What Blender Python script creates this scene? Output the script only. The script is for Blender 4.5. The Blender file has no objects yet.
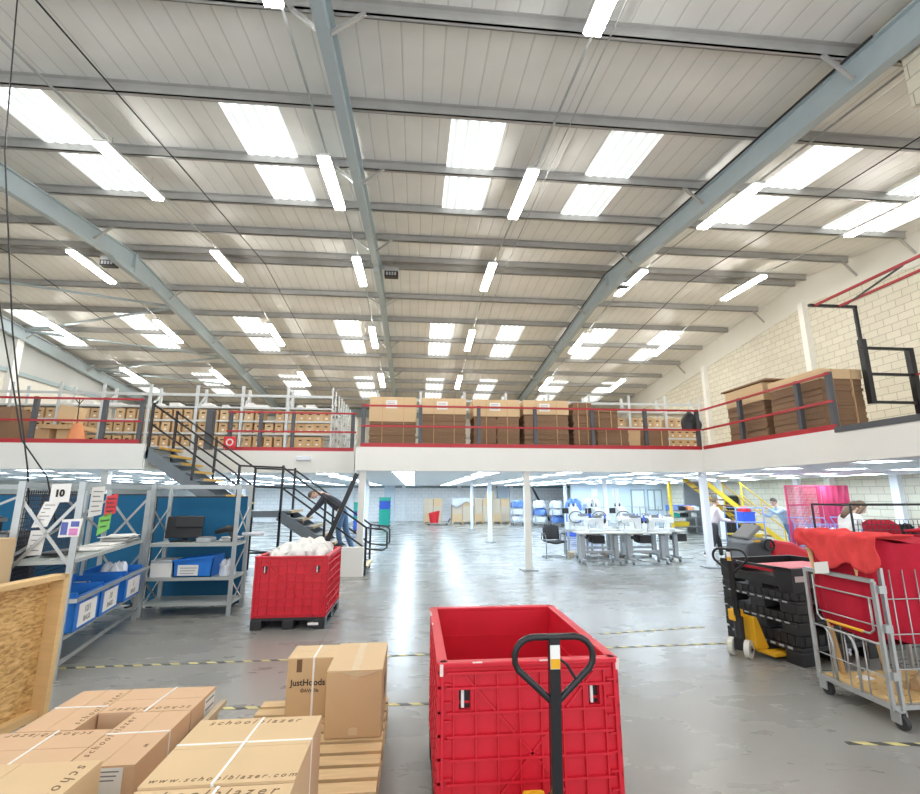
import bpy, math, random
from mathutils import Vector, Matrix
random.seed(7)
sc = bpy.context.scene
COL = sc.collection
# ---------------------------------------------------------------- camera, world, exposure
PITCH = math.atan(97 / 475.0)
YAW = math.atan(45 / math.hypot(475.0, 97.0))
cam_d = bpy.data.cameras.new('camera'); cam = bpy.data.objects.new('camera', cam_d); COL.objects.link(cam)
cam.location = (0, 0, 1.8); cam.rotation_euler = (math.pi / 2 + PITCH, 0, -YAW)
cam_d.sensor_width = 36; cam_d.lens = 36 * 475.0 / 920; cam_d.clip_end = 200; cam_d.clip_start = .02
sc.camera = cam
world = bpy.data.worlds.new('world'); sc.world = world; world.use_nodes = True
bg = world.node_tree.nodes['Background']
bg.inputs[0].default_value = (.93, .96, 1, 1); bg.inputs[1].default_value = 1.8
sc.view_settings.view_transform = 'Standard'; sc.view_settings.look = 'None'
sc.view_settings.gamma = 1; sc.view_settings.exposure = 0.2; sc.view_settings.use_curve_mapping = False
TUBE_STRENGTH, PANEL_STRENGTH, SKYLIGHT_STRENGTH = 46.0, 24.0, 1.15

# ---------------------------------------------------------------- helpers
class MB:
    def __init__(s): s.v = []; s.f = []; s.m = []
    def add(s, vs, fs, mi=0):
        b = len(s.v); s.v += [tuple(p) for p in vs]; s.f += [tuple(b + i for i in f) for f in fs]; s.m += [mi] * len(fs)
        return s
    def box(s, x0, y0, z0, x1, y1, z1, mi=0):
        if x0 > x1: x0, x1 = x1, x0
        if y0 > y1: y0, y1 = y1, y0
        if z0 > z1: z0, z1 = z1, z0
        return s.add([(x0,y0,z0),(x1,y0,z0),(x1,y1,z0),(x0,y1,z0),(x0,y0,z1),(x1,y0,z1),(x1,y1,z1),(x0,y1,z1)],
              [(3,2,1,0),(4,5,6,7),(0,1,5,4),(1,2,6,5),(2,3,7,6),(3,0,4,7)], mi)
    def obox(s, c, size, rot, mi=0):
        R = rot.to_matrix() if hasattr(rot, 'to_matrix') else rot
        c = Vector(c); h = Vector(size) / 2; vs = []
        for z in (-1, 1):
            for x, y in ((-1,-1),(1,-1),(1,1),(-1,1)):
                vs.append(c + R @ Vector((x*h.x, y*h.y, z*h.z)))
        return s.add(vs, [(3,2,1,0),(4,5,6,7),(0,1,5,4),(1,2,6,5),(2,3,7,6),(3,0,4,7)], mi)
    def bar(s, p, q, w, h, mi=0, up=(0,0,1)):
        p, q = Vector(p), Vector(q); d = (q - p); L = d.length; d.normalize(); u = Vector(up)
        if abs(d.dot(u)) > .98: u = Vector((0,1,0))
        x = d.cross(u).normalized(); z = x.cross(d)
        return s.obox((p+q)/2, (w, L, h), Matrix((x, d, z)).transposed(), mi)
    def tube(s, pts, r, n=8, mi=0, closed=False):
        P = [Vector(p) for p in pts]; k = len(P); rings = []
        u = None
        for i in range(k):
            if closed: d = P[(i+1) % k] - P[i-1]
            else: d = P[min(i+1, k-1)] - P[max(i-1, 0)]
            d.normalize()
            if u is None:
                u = d.orthogonal().normalized()
            else:
                u = (u - d * u.dot(d))
                u = u.normalized() if u.length > 1e-6 else d.orthogonal().normalized()
            w = d.cross(u)
            rr = r[i] if isinstance(r, (list, tuple)) else r
            rings.append([P[i] + (u*math.cos(2*math.pi*a/n) + w*math.sin(2*math.pi*a/n))*rr for a in range(n)])
        vs = [p for ring in rings for p in ring]; fs = []
        for i in range(k if closed else k-1):
            j = (i+1) % k
            for a in range(n):
                b = (a+1) % n
                fs.append((i*n+a, i*n+b, j*n+b, j*n+a))
        if not closed:
            fs.append(tuple(range(n-1, -1, -1))); fs.append(tuple((k-1)*n+a for a in range(n)))
        return s.add(vs, fs, mi)
    def cyl(s, p, q, r, n=12, mi=0, r2=None): return s.tube([p, q], [r, r if r2 is None else r2], n, mi)
    def ext(s, poly, vec, mi=0):
        P = [Vector(p) for p in poly]; v = Vector(vec); n = len(P)
        fs = [tuple(range(n-1, -1, -1)), tuple(range(n, 2*n))] + [(i, (i+1) % n, n+(i+1) % n, n+i) for i in range(n)]
        return s.add(P + [p+v for p in P], fs, mi)
    def grid(s, fn, nu, nv, mi=0):
        vs = [fn(i/nu, j/nv) for j in range(nv+1) for i in range(nu+1)]
        return s.add(vs, [(j*(nu+1)+i, j*(nu+1)+i+1, (j+1)*(nu+1)+i+1, (j+1)*(nu+1)+i) for j in range(nv) for i in range(nu)], mi)
    def ball(s, c, r, nu=12, nv=8, mi=0):
        r = Vector(r if hasattr(r, '__len__') else (r, r, r)); c = Vector(c); vs = []
        for j in range(nv+1):
            t = math.pi*j/nv
            for i in range(nu):
                a = 2*math.pi*i/nu
                vs.append((c.x+r.x*math.sin(t)*math.cos(a), c.y+r.y*math.sin(t)*math.sin(a), c.z+r.z*math.cos(t)))
        fs = [(j*nu+i, (j+1)*nu+i, (j+1)*nu+(i+1) % nu, j*nu+(i+1) % nu) for j in range(nv) for i in range(nu)]
        return s.add(vs, fs, mi)
    def build(s, name, mats, parent=None, org=None, smooth=False, bevel=0, world=True, solid=0, sub=0):
        off = Vector((0,0,0))
        if parent is not None and world:
            q = parent
            while q is not None: off += q.location; q = q.parent
        if org is not None: off = Vector(org)
        elif parent is None and s.v:
            xs = [p[0] for p in s.v]; ys = [p[1] for p in s.v]; zs = [p[2] for p in s.v]
            off = Vector(((min(xs)+max(xs))/2, (min(ys)+max(ys))/2, min(zs)))
        me = bpy.data.meshes.new(name)
        me.from_pydata([(p[0]-off.x, p[1]-off.y, p[2]-off.z) for p in s.v], [], s.f)
        mats = mats if isinstance(mats, (list, tuple)) else [mats]
        for m in mats: me.materials.append(m)
        if len(mats) > 1: me.polygons.foreach_set('material_index', s.m)
        if smooth: me.polygons.foreach_set('use_smooth', [True]*len(me.polygons))
        me.update()
        o = bpy.data.objects.new(name, me); COL.objects.link(o)
        if parent is not None: o.parent = parent
        else: o.location = off
        if bevel:
            b = o.modifiers.new('bevel', 'BEVEL'); b.width = bevel; b.segments = 2; b.limit_method = 'ANGLE'
        if solid:
            b = o.modifiers.new('solid', 'SOLIDIFY'); b.thickness = solid; b.offset = 0
        if sub:
            b = o.modifiers.new('sub', 'SUBSURF'); b.levels = sub; b.render_levels = sub
        return o

def tag(o, label, cat, group=None):
    o['label'] = label; o['category'] = cat
    if group: o['group'] = group
    return o
def thing(name, label, cat, loc=(0,0,0), rotz=0, group=None):
    o = bpy.data.objects.new(name, None); COL.objects.link(o); o.empty_display_size = .1
    o.location = loc; o.rotation_euler = (0, 0, rotz)
    return tag(o, label, cat, group)
def struct(o): o['kind'] = 'structure'; return o
KIDS = {}
def dup(root, loc, label=None, rotz=None, group=None):
    r = root.copy(); COL.objects.link(r); r.location = loc
    if rotz is not None: r.rotation_euler = (0, 0, rotz)
    if label: r['label'] = label
    if group: r['group'] = group
    for ch in [c for c in bpy.data.objects if c.parent == root] if root.name not in KIDS else KIDS[root.name]:
        c = ch.copy(); COL.objects.link(c); c.parent = r
        for g in ch.children:
            d = g.copy(); COL.objects.link(d); d.parent = c
    return r
def keep(root): KIDS[root.name] = list(root.children); return root
ORD = ['first','second','third','fourth','fifth','sixth','seventh','eighth','ninth','tenth','eleventh','twelfth','thirteenth','fourteenth','fifteenth','sixteenth','seventeenth','eighteenth','nineteenth','twentieth']

def txt(body, size, mat, parent, mtx, name='lettering', italic=0, space=1.0, bold=0.0):
    cu = bpy.data.curves.new('t', 'FONT'); cu.body = body; cu.size = size; cu.align_x = 'CENTER'; cu.align_y = 'CENTER'
    cu.shear = italic; cu.space_character = space; cu.offset = bold; cu.resolution_u = 3; cu.extrude = .0004
    t = bpy.data.objects.new('t', cu); COL.objects.link(t)
    bpy.context.view_layer.update()
    me = bpy.data.meshes.new_from_object(t.evaluated_get(bpy.context.evaluated_depsgraph_get()))
    bpy.data.objects.remove(t); bpy.data.curves.remove(cu)
    me.name = name; me.materials.clear(); me.materials.append(mat)
    off = Vector((0,0,0)); q = parent
    while q is not None: off += q.location; q = q.parent
    me.transform(Matrix.Translation(-off) @ mtx)
    o = bpy.data.objects.new(name, me); COL.objects.link(o); o.parent = parent
    return o
def frame(o, x, y):
    """matrix whose local x, y axes point along x, y from origin o"""
    x = Vector(x).normalized(); y = Vector(y).normalized(); z = x.cross(y)
    m = Matrix((x, y, z)).transposed().to_4x4(); m.translation = Vector(o); return m

# ---------------------------------------------------------------- materials
def base(name):
    m = bpy.data.materials.new(name); m.use_nodes = True
    return m, m.node_tree.nodes, m.node_tree.links, m.node_tree.nodes['Principled BSDF']
def M(name, col, rough=.5, metal=0., var=.08, scale=6., bump=0., bscale=40., spec=.5, stretch=None):
    m, n, l, p = base(name)
    p.inputs['Roughness'].default_value = rough; p.inputs['Metallic'].default_value = metal
    p.inputs['Specular IOR Level'].default_value = spec
    tc = n.new('ShaderNodeTexCoord'); src = tc.outputs['Object']
    if stretch:
        mp = n.new('ShaderNodeMapping'); mp.inputs['Scale'].default_value = stretch; l.new(src, mp.inputs[0]); src = mp.outputs[0]
    nz = n.new('ShaderNodeTexNoise'); nz.inputs['Scale'].default_value = scale; nz.inputs['Detail'].default_value = 3
    l.new(src, nz.inputs['Vector'])
    mx = n.new('ShaderNodeMix'); mx.data_type = 'RGBA'
    mx.inputs[6].default_value = (*[max(0, c*(1-var)) for c in col], 1)
    mx.inputs[7].default_value = (*[min(1, c*(1+var)) for c in col], 1)
    l.new(nz.outputs[0], mx.inputs[0]); l.new(mx.outputs[2], p.inputs['Base Color'])
    if bump:
        n2 = n.new('ShaderNodeTexNoise'); n2.inputs['Scale'].default_value = bscale; l.new(src, n2.inputs['Vector'])
        b = n.new('ShaderNodeBump'); b.inputs['Strength'].default_value = bump; b.inputs['Distance'].default_value = .01
        l.new(n2.outputs[0], b.inputs['Height']); l.new(b.outputs[0], p.inputs['Normal'])
    return m
def emit(name, col, strength):
    m, n, l, p = base(name)
    p.inputs['Base Color'].default_value = (*col, 1); p.inputs['Emission Color'].default_value = (*col, 1)
    p.inputs['Emission Strength'].default_value = strength
    return m
def mathn(n, l, op, a, b=None, c=None):
    k = n.new('ShaderNodeMath'); k.operation = op
    for i, v in enumerate((a, b, c)):
        if v is None: continue
        if isinstance(v, (int, float)): k.inputs[i].default_value = v
        else: l.new(v, k.inputs[i])
    return k.outputs[0]
def worldpos(n, l):
    g = n.new('ShaderNodeNewGeometry'); s = n.new('ShaderNodeSeparateXYZ'); l.new(g.outputs['Position'], s.inputs[0])
    return s.outputs
def block_mat(name, ax, c1, c2, mortar, rough=.8):
    m, n, l, p = base(name); X, Y, Z = worldpos(n, l)
    cb = n.new('ShaderNodeCombineXYZ'); l.new(Y if ax == 'x' else X, cb.inputs[0]); l.new(Z, cb.inputs[1])
    b = n.new('ShaderNodeTexBrick'); b.inputs['Scale'].default_value = 1.0
    b.inputs['Brick Width'].default_value = .45; b.inputs['Row Height'].default_value = .225; b.inputs['Mortar Size'].default_value = .009
    b.inputs['Color1'].default_value = (*c1, 1); b.inputs['Color2'].default_value = (*c2, 1); b.inputs['Mortar'].default_value = (*mortar, 1)
    b.inputs['Mortar Smooth'].default_value = .15
    l.new(cb.outputs[0], b.inputs['Vector'])
    nz = n.new('ShaderNodeTexNoise'); nz.inputs['Scale'].default_value = 25; l.new(cb.outputs[0], nz.inputs['Vector'])
    mx = n.new('ShaderNodeMix'); mx.data_type = 'RGBA'; mx.blend_type = 'MULTIPLY'; mx.inputs[0].default_value = .15
    l.new(b.outputs['Color'], mx.inputs[6]); l.new(nz.outputs[0], mx.inputs[7]); l.new(mx.outputs[2], p.inputs['Base Color'])
    bp = n.new('ShaderNodeBump'); bp.inputs['Strength'].default_value = .35; bp.inputs['Distance'].default_value = .02; bp.invert = True
    l.new(b.outputs['Fac'], bp.inputs['Height']); l.new(bp.outputs[0], p.inputs['Normal'])
    p.inputs['Roughness'].default_value = rough
    return m
def ramp(n, fac, stops, l):
    r = n.new('ShaderNodeValToRGB'); e = r.color_ramp.elements
    while len(e) < len(stops): e.new(.5)
    for i, (pos, c) in enumerate(stops): e[i].position = pos; e[i].color = (*c, 1)
    l.new(fac, r.inputs[0]); return r.outputs[0]

# painted concrete floor, worn and cloudy, with saw-cut joints
floor_m, n, l, p = base('concrete_floor'); X, Y, Z = worldpos(n, l)
g = n.new('ShaderNodeNewGeometry')
n1 = n.new('ShaderNodeTexNoise'); n1.inputs['Scale'].default_value = .9; n1.inputs['Detail'].default_value = 5; n1.inputs['Roughness'].default_value = .55
mpf = n.new('ShaderNodeMapping'); mpf.inputs['Scale'].default_value = (1, 2.2, 1); l.new(g.outputs['Position'], mpf.inputs[0]); l.new(mpf.outputs[0], n1.inputs['Vector'])
col = ramp(n, n1.outputs[0], [(.2, (.245,.243,.225)), (.8, (.285,.283,.262))], l)
jx = mathn(n, l, 'LESS_THAN', mathn(n, l, 'ABSOLUTE', mathn(n, l, 'SUBTRACT', mathn(n, l, 'PINGPONG', mathn(n, l, 'ADD', X, 1.13), 4.1), 0)), .012)
jy = mathn(n, l, 'LESS_THAN', mathn(n, l, 'PINGPONG', mathn(n, l, 'ADD', Y, -8.05), 4.3), .012)
jj = mathn(n, l, 'MAXIMUM', jx, jy)
mx = n.new('ShaderNodeMix'); mx.data_type = 'RGBA'; l.new(mathn(n, l, 'MULTIPLY', jj, .45), mx.inputs[0]); l.new(col, mx.inputs[6]); mx.inputs[7].default_value = (.15,.15,.15,1)
l.new(mx.outputs[2], p.inputs['Base Color'])
l.new(mathn(n, l, 'MULTIPLY_ADD', n1.outputs[0], .05, .25), p.inputs['Roughness'])
n3 = n.new('ShaderNodeTexNoise'); n3.inputs['Scale'].default_value = 7; l.new(g.outputs['Position'], n3.inputs['Vector'])
bp = n.new('ShaderNodeBump'); bp.inputs['Strength'].default_value = .03; bp.inputs['Distance'].default_value = .02; l.new(n3.outputs[0], bp.inputs['Height']); l.new(bp.outputs[0], p.inputs['Normal'])

# liner sheet of the roof: flat pans with a seam every third of a metre
roof_m, n, l, p = base('roof_liner_sheet'); X, Y, Z = worldpos(n, l)
pp = mathn(n, l, 'PINGPONG', X, .1665)
seam = mathn(n, l, 'LESS_THAN', pp, .011)
rib = mathn(n, l, 'SMOOTH_MIN', mathn(n, l, 'DIVIDE', pp, .03), 1.0, .2)
nz = n.new('ShaderNodeTexNoise'); nz.inputs['Scale'].default_value = 1.3; g = n.new('ShaderNodeNewGeometry'); l.new(g.outputs['Position'], nz.inputs['Vector'])
c0 = ramp(n, nz.outputs[0], [(.3, (.735,.735,.70)), (.7, (.81,.81,.775))], l)
mx = n.new('ShaderNodeMix'); mx.data_type = 'RGBA'; l.new(mathn(n, l, 'MULTIPLY', seam, .32), mx.inputs[0]); l.new(c0, mx.inputs[6]); mx.inputs[7].default_value = (.25,.24,.22,1)
l.new(mx.outputs[2], p.inputs['Base Color']); p.inputs['Roughness'].default_value = .38
bp = n.new('ShaderNodeBump'); bp.inputs['Strength'].default_value = .3; bp.inputs['Distance'].default_value = .02; l.new(rib, bp.inputs['Height']); l.new(bp.outputs[0], p.inputs['Normal'])

sky_m, n, l, p = base('translucent_rooflight'); X, Y, Z = worldpos(n, l)
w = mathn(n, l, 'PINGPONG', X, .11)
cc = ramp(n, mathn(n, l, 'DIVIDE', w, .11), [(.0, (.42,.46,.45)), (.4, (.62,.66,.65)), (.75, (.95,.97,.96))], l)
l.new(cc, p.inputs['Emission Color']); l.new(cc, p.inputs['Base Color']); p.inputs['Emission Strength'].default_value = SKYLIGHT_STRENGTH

osb_m, n, l, p = base('oriented_strand_board'); tc = n.new('ShaderNodeTexCoord')
mp = n.new('ShaderNodeMapping'); mp.inputs['Scale'].default_value = (14, 14, 45); mp.inputs['Rotation'].default_value = (0.6, .3, .5); l.new(tc.outputs['Object'], mp.inputs[0])
nz = n.new('ShaderNodeTexNoise'); nz.inputs['Scale'].default_value = 1.0; nz.inputs['Detail'].default_value = 3; nz.inputs['Distortion'].default_value = .8; l.new(mp.outputs[0], nz.inputs['Vector'])
l.new(ramp(n, nz.outputs[0], [(.3, (.33,.17,.055)), (.48, (.60,.36,.13)), (.62, (.72,.47,.2)), (.75, (.80,.57,.28))], l), p.inputs['Base Color']); p.inputs['Roughness'].default_value = .6

haz_m, n, l, p = base('hazard_tape'); X, Y, Z = worldpos(n, l)
fr = mathn(n, l, 'FRACT', mathn(n, l, 'MULTIPLY', mathn(n, l, 'ADD', X, Y), 5.2))
hz = mathn(n, l, 'GREATER_THAN', fr, .5)
mx = n.new('ShaderNodeMix'); mx.data_type = 'RGBA'; l.new(hz, mx.inputs[0]); mx.inputs[6].default_value = (.66,.60,.25,1); mx.inputs[7].default_value = (.06,.06,.06,1)
l.new(mx.outputs[2], p.inputs['Base Color']); p.inputs['Roughness'].default_value = .5

def cloth_mat(name, col, rough=.85):
    m = M(name, col, rough, 0, .2, 9, .25, 260, spec=.2); return m
def wire_mesh_mat(name, col, pitch=.03): return M(name, col, .45, .5)

C = dict(
 purlin=M('galvanised_purlin', (.46,.455,.44), .42, .35, .15, 3),
 rafter=M('pale_blue_steel', (.43,.51,.54), .42, .05, .06, 4),
 cream=M('cream_fascia', (.80,.79,.74), .55, 0, .03, 2),
 whiteceil=M('white_soffit', (.85,.88,.92), .6, 0, .03, 2),
 deck=M('chipboard_deck', (.42,.34,.24), .7, 0, .15, 8),
 white=M('white_paint', (.80,.80,.78), .5, 0, .03, 4),
 whitesteel=M('white_steel', (.64,.675,.675), .4, .1, .04, 4),
 clad=M('cream_cladding', (.72,.70,.63), .5, 0, .04, 1.5),
 cladgrey=M('grey_cladding', (.45,.47,.46), .5, 0, .05, 1.5),
 teal=M('slate_blue_beam', (.30,.38,.40), .5, 0, .08, 2),
 red=M('red_paint', (.42,.016,.025), .4, 0, .1, 5),
 post=M('dark_grey_post', (.085,.09,.10), .45, .2, .15, 6),
 stair=M('blue_grey_stair_steel', (.16,.185,.20), .45, .2, .12, 6),
 nosing=M('yellow_nosing', (.72,.42,.07), .5, 0, .15, 9),
 woodnosing=M('pale_wood_nosing', (.62,.48,.28), .6, 0, .15, 9),
 racksteel=M('galvanised_rack_steel', (.43,.46,.46), .38, .55, .12, 8),
 shelf=M('grey_green_shelf', (.47,.51,.49), .45, .2, .06, 6),
 card=M('brown_cardboard', (.60,.405,.22), .8, 0, .06, 3, .06, 90),
 card2=M('light_cardboard', (.67,.485,.28), .8, 0, .05, 3, .06, 90),
 card3=M('dark_cardboard', (.25,.15,.085), .85, 0, .22, 14, .3, 60, stretch=(1,1,6)),
 cardin=M('cardboard_core', (.36,.22,.12), .9, 0, .1, 5),
 cardred=M('pinkish_cardboard', (.64,.425,.26), .8, 0, .05, 3, .06, 90),
 ink=M('dark_print', (.16,.09,.04), .7),
 blackink=M('black_print', (.03,.025,.02), .7),
 strap=M('white_strapping', (.85,.83,.80), .45),
 tape=M('buff_tape', (.66,.50,.30), .35),
 paper=M('white_paper', (.84,.83,.80), .7, 0, .03, 20),
 redpaper=M('red_paper', (.75,.05,.06), .7),
 greenpaper=M('green_paper', (.22,.62,.12), .7),
 pinkprint=M('pink_print', (.72,.25,.52), .6, 0, .5, 40),
 blueprint=M('blue_print', (.10,.14,.42), .6, 0, .5, 40),
 stock=M('hazed_cardboard', (.62,.52,.40), .8, 0, .05, 3),  # far cartons: cardboard paled, distance haze and overexposure put into the colour
 crate=M('red_plastic', (.62,.012,.03), .42, 0, .1, 5, .05, 120),
 crateworn=M('pale_scuffs', (.80,.66,.62), .6, 0, .2, 40),
 black=M('black_plastic', (.018,.018,.02), .4, 0, .2, 6),
 blacksteel=M('black_steel', (.02,.02,.022), .3, .2, .2, 6),
 greyplastic=M('grey_plastic', (.22,.23,.24), .45, 0, .1, 6),
 midgrey=M('mid_grey_plastic', (.40,.42,.44), .45, 0, .08, 6),
 yellow=M('yellow_enamel', (.80,.42,.02), .35, 0, .1, 6),
 tyre=M('pale_polyurethane', (.66,.65,.58), .5, 0, .08, 9),
 rubber=M('dark_rubber', (.03,.03,.03), .7),
 pine=M('pine_wood', (.70,.47,.22), .6, 0, .14, 4, stretch=(1,1,8)),
 pallet=M('weathered_pine', (.50,.40,.27), .75, 0, .25, 5, .1, 60, stretch=(1,9,4)),
 palletnew=M('new_pine', (.66,.47,.25), .7, 0, .2, 5, .1, 60, stretch=(1,9,4)),
 ply=M('cage_base_plywood', (.66,.46,.20), .55, 0, .12, 6),
 zinc=M('zinc_tube', (.45,.46,.45), .35, .6, .12, 8),
 redcloth=cloth_mat('red_fabric', (.46,.014,.035)),
 redcloth2=cloth_mat('bright_red_fabric', (.74,.065,.065)),
 whitecloth=cloth_mat('white_fabric', (.78,.77,.74)),
 bluebin=M('blue_plastic_bin', (.02,.19,.66), .4, 0, .08, 6),
 navy=M('dark_blue_board', (.010,.125,.26), .85, 0, .05, 30),
 meshwire=M('black_mesh_wire', (.03,.035,.05), .5, .2),
 teal2=M('green_plastic', (.02,.42,.33), .4), bluep=M('blue_plastic', (.04,.12,.62), .4), bluew=M('blue_wrap', (.12,.25,.62), .35, 0, .4, 6),
 poly=M('clear_polythene', (.72,.76,.82), .25, 0, .15, 6), orange=M('orange_bag', (.85,.33,.14), .6, 0, .1, 8),
 machine=M('machine_enamel', (.72,.74,.74), .35, 0, .06, 8), tabletop=M('table_laminate', (.62,.61,.57), .4, 0, .05, 5),
 office=M('pale_blue_partition', (.60,.70,.78), .6, 0, .03, 2), skin=M('skin', (.62,.40,.30), .55), hair=M('dark_hair', (.05,.035,.028), .6), hairb=M('brown_hair', (.16,.10,.06), .6),
 grayhair=M('short_grey_hair', (.12,.09,.07), .6), slate=M('charcoal_top', (.055,.06,.075), .85), jeans=M('blue_jeans', (.09,.17,.30), .85, 0, .2, 12), denim=M('pale_denim', (.35,.48,.62), .85, 0, .2, 12),
 dusty=M('dusty_pink_top', (.68,.58,.60), .85), blackcloth=cloth_mat('black_fabric', (.02,.02,.022)), pinkmesh=M('pink_screen', (.62,.05,.14), .6, 0, .08, 8),
 glass=M('pale_glazing', (.75,.83,.88), .15), ext=M('fire_red', (.7,.02,.03), .4), tan=M('tan_card', (.60,.42,.24), .8), paleblue=M('pale_blue_plastic', (.25,.36,.72), .4), cloudy=M('cable_black', (.012,.012,.012), .5), safe=M('safety_yellow', (.78,.55,.03), .45), tread=M('brown_tread', (.20,.09,.05), .7),
 block_x=block_mat('cream_blockwork_side', 'x', (.66,.62,.50), (.72,.68,.56), (.40,.37,.30)),
 block_y=block_mat('white_blockwork_far', 'y', (.90,.92,.94), (.96,.97,.98), (.66,.69,.72)),
 tube=emit('lit_tube', (1,.985,.95), TUBE_STRENGTH), panel=emit('lit_panel', (.72,.87,1), PANEL_STRENGTH),
 roof=roof_m, sky=sky_m, floor=floor_m, osb=osb_m, haz=haz_m)
# ================================================================ THE BUILDING
YR, S = 14.8, .105                       # ridge line, roof slope
def rz(y, z0): return z0 - S * abs(y - YR)
XL, XR, YF, YN = -16.9, 14.0, 33.0, -3.4
m = MB(); m.box(XL, YN, -.1, XR+.2, YF, 0); struct(m.build('floor', C['floor']))
# roof sheet, two slopes
m = MB()
for a, b in ((YN, YR), (YR, YF+.2)):
    m.ext([(XL-.2, a, rz(a, 9.5)), (XL-.2, b, rz(b, 9.5)), (XL-.2, b, rz(b, 9.62)), (XL-.2, a, rz(a, 9.62))], (XR-XL+.6, 0, 0))
struct(m.build('ceiling', C['roof']))
# side gable (block below, cream sheet above), far wall, other gable
def bt(y): return 8.53 - .115 * abs(y - YR)
ys = [2, 8, YR, 22, YF]
m = MB(); m.ext([(XR, 2, 0), (XR, YF, 0)] + [(XR, y, bt(y)) for y in reversed(ys)], (.2, 0, 0)); struct(m.build('wall_right', C['block_x']))
m = MB(); m.ext([(XR-.03, y, bt(y)) for y in ys] + [(XR-.03, y, rz(y, 9.5)) for y in reversed(ys)], (.2, 0, 0)); struct(m.build('wall_right_cladding', C['clad']))
m = MB(); m.box(XL-.2, YF, 0, XR+.2, YF+.2, 2.6); struct(m.build('wall_back', C['block_y']))
m = MB(); m.box(XL-.2, YF, 2.6, XR+.2, YF+.2, 7.65); struct(m.build('wall_back_cladding', C['clad']))
m = MB(); m.box(XL, YF-.3, 7.0, XR, YF-.02, 7.55); struct(m.build('roof_beam_eaves', C['teal']))
m = MB(); m.ext([(XL-.2, y, 0) for y in (YN, YF)] + [(XL-.2, y, rz(y, 9.5)) for y in (YF, YR, YN)], (.2, 0, 0)); struct(m.build('wall_left', C['clad']))
m = MB(); m.ext([(XL, y, 6.9) for y in (17, 33)] + [(XL, y, rz(y, 8.85)) for y in (33, 17)], (.05, 0, 0)); struct(m.build('wall_left_cladding', C['cladgrey']))
m = MB(); m.box(XL, 17, 6.72, XL+.09, 33, 6.9); struct(m.build('trim_1', C['teal']))
m = MB(); m.box(XL, 20.6, 0, XL+.25, 20.95, 8.4); struct(m.build('column', C['white']))
for y in (15.05, 21.2):
    m = MB(); m.box(XR-.2, y-.11, 0, XR, y+.11, bt(y)+.1); struct(m.build('column', C['cream']))
for y in (12.8, 16.45):
    m = MB(); m.box(XR-.16, y-.12, 0, XR, y+.12, 2.36); struct(m.build('column', C['whiteceil']))
# portal rafters with apex haunch, knee braces as parts
BR = (5.5, 9.27, 12.9, 17.04, 20.93, 24.87)
def ibeam(m, x, ya, yb, zb, zt, w=.17):
    for (a, b) in ((zb, zb+.03), (zt-.03, zt)):
        m.ext([(x-w/2, ya, rz(ya, a)), (x-w/2, yb, rz(yb, a)), (x-w/2, yb, rz(yb, b)), (x-w/2, ya, rz(ya, b))], (w, 0, 0))
    m.ext([(x-.012, ya, rz(ya, zb+.03)), (x-.012, yb, rz(yb, zb+.03)), (x-.012, yb, rz(yb, zt-.03)), (x-.012, ya, rz(ya, zt-.03))], (.024, 0, 0))
for x in (-16.65, -9.05, -1.33, 6.55):
    m = MB(); ibeam(m, x, YN, YR, 8.78, 9.3); ibeam(m, x, YR, YF-.05, 8.78, 9.3)
    m.ext([(x-.085, YR-1.1, rz(YR-1.1, 8.79)), (x-.085, YR-.9, rz(YR-.9, 8.68)), (x-.085, YR+.9, rz(YR+.9, 8.68)), (x-.085, YR+1.1, rz(YR+1.1, 8.79)), (x-.085, YR, 8.8)], (.17, 0, 0))
    m.box(x-.1, YR-.03, 8.68, x+.11, YR+.03, 9.3)
    r = struct(m.build('roof_beam', C['rafter']))
    for y in BR:
        for sx in (-1, 1):
            if x + sx*.6 < XL: continue
            k = MB(); k.bar((x+sx*.06, y, rz(y, 8.93)), (x+sx*.52, y, rz(y, 9.32)), .05, .05); k.build('brace', C['purlin'], r)
# purlins: Z sections
for y in (1.75, 3.62, 5.49, 7.41, 9.27, 11.1, 12.9, 14.55, 15.05, 17.04, 18.96, 20.93, 22.94, 24.87, 26.7, 28.4, 30.2, 31.9):
    z = rz(y, 9.3); m = MB(); x0, x1 = XL+.05, XR-.25
    m.box(x0, y-.012, z, x1, y+.012, z+.19); m.box(x0, y-.012, z, x1, y+.07, z+.014); m.box(x0, y-.07, z+.176, x1, y+.012, z+.19)
    m.box(x0, y+.056, z, x1, y+.07, z+.03)
    struct(m.build('purlin_beam', C['purlin']))
for y in (11.1, 12.9, 17.04, 22.94):
    k = MB(); k.bar((XR-.45, y, rz(y, 9.3)), (XR-.03, y, rz(y, 8.85)), .05, .05); struct(k.build('beam_brace', C['purlin']))
# wind bracing tubes at the far gable bay
for a, b in (((-16.4, 15.9), (-9.2, 18.0)), ((-16.4, 20.6), (-9.2, 18.0)), ((-16.4, 20.6), (-9.2, 23.0)), ((-16.4, 25.2), (-9.2, 23.0)), ((-16.4, 25.2), (-9.2, 27.6))):
    m = MB(); m.tube([(a[0], a[1], rz(a[1], 9.12)), (b[0], b[1], rz(b[1], 9.12))], .05, 8); struct(m.build('beam_brace', C['rafter'], smooth=True))
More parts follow.
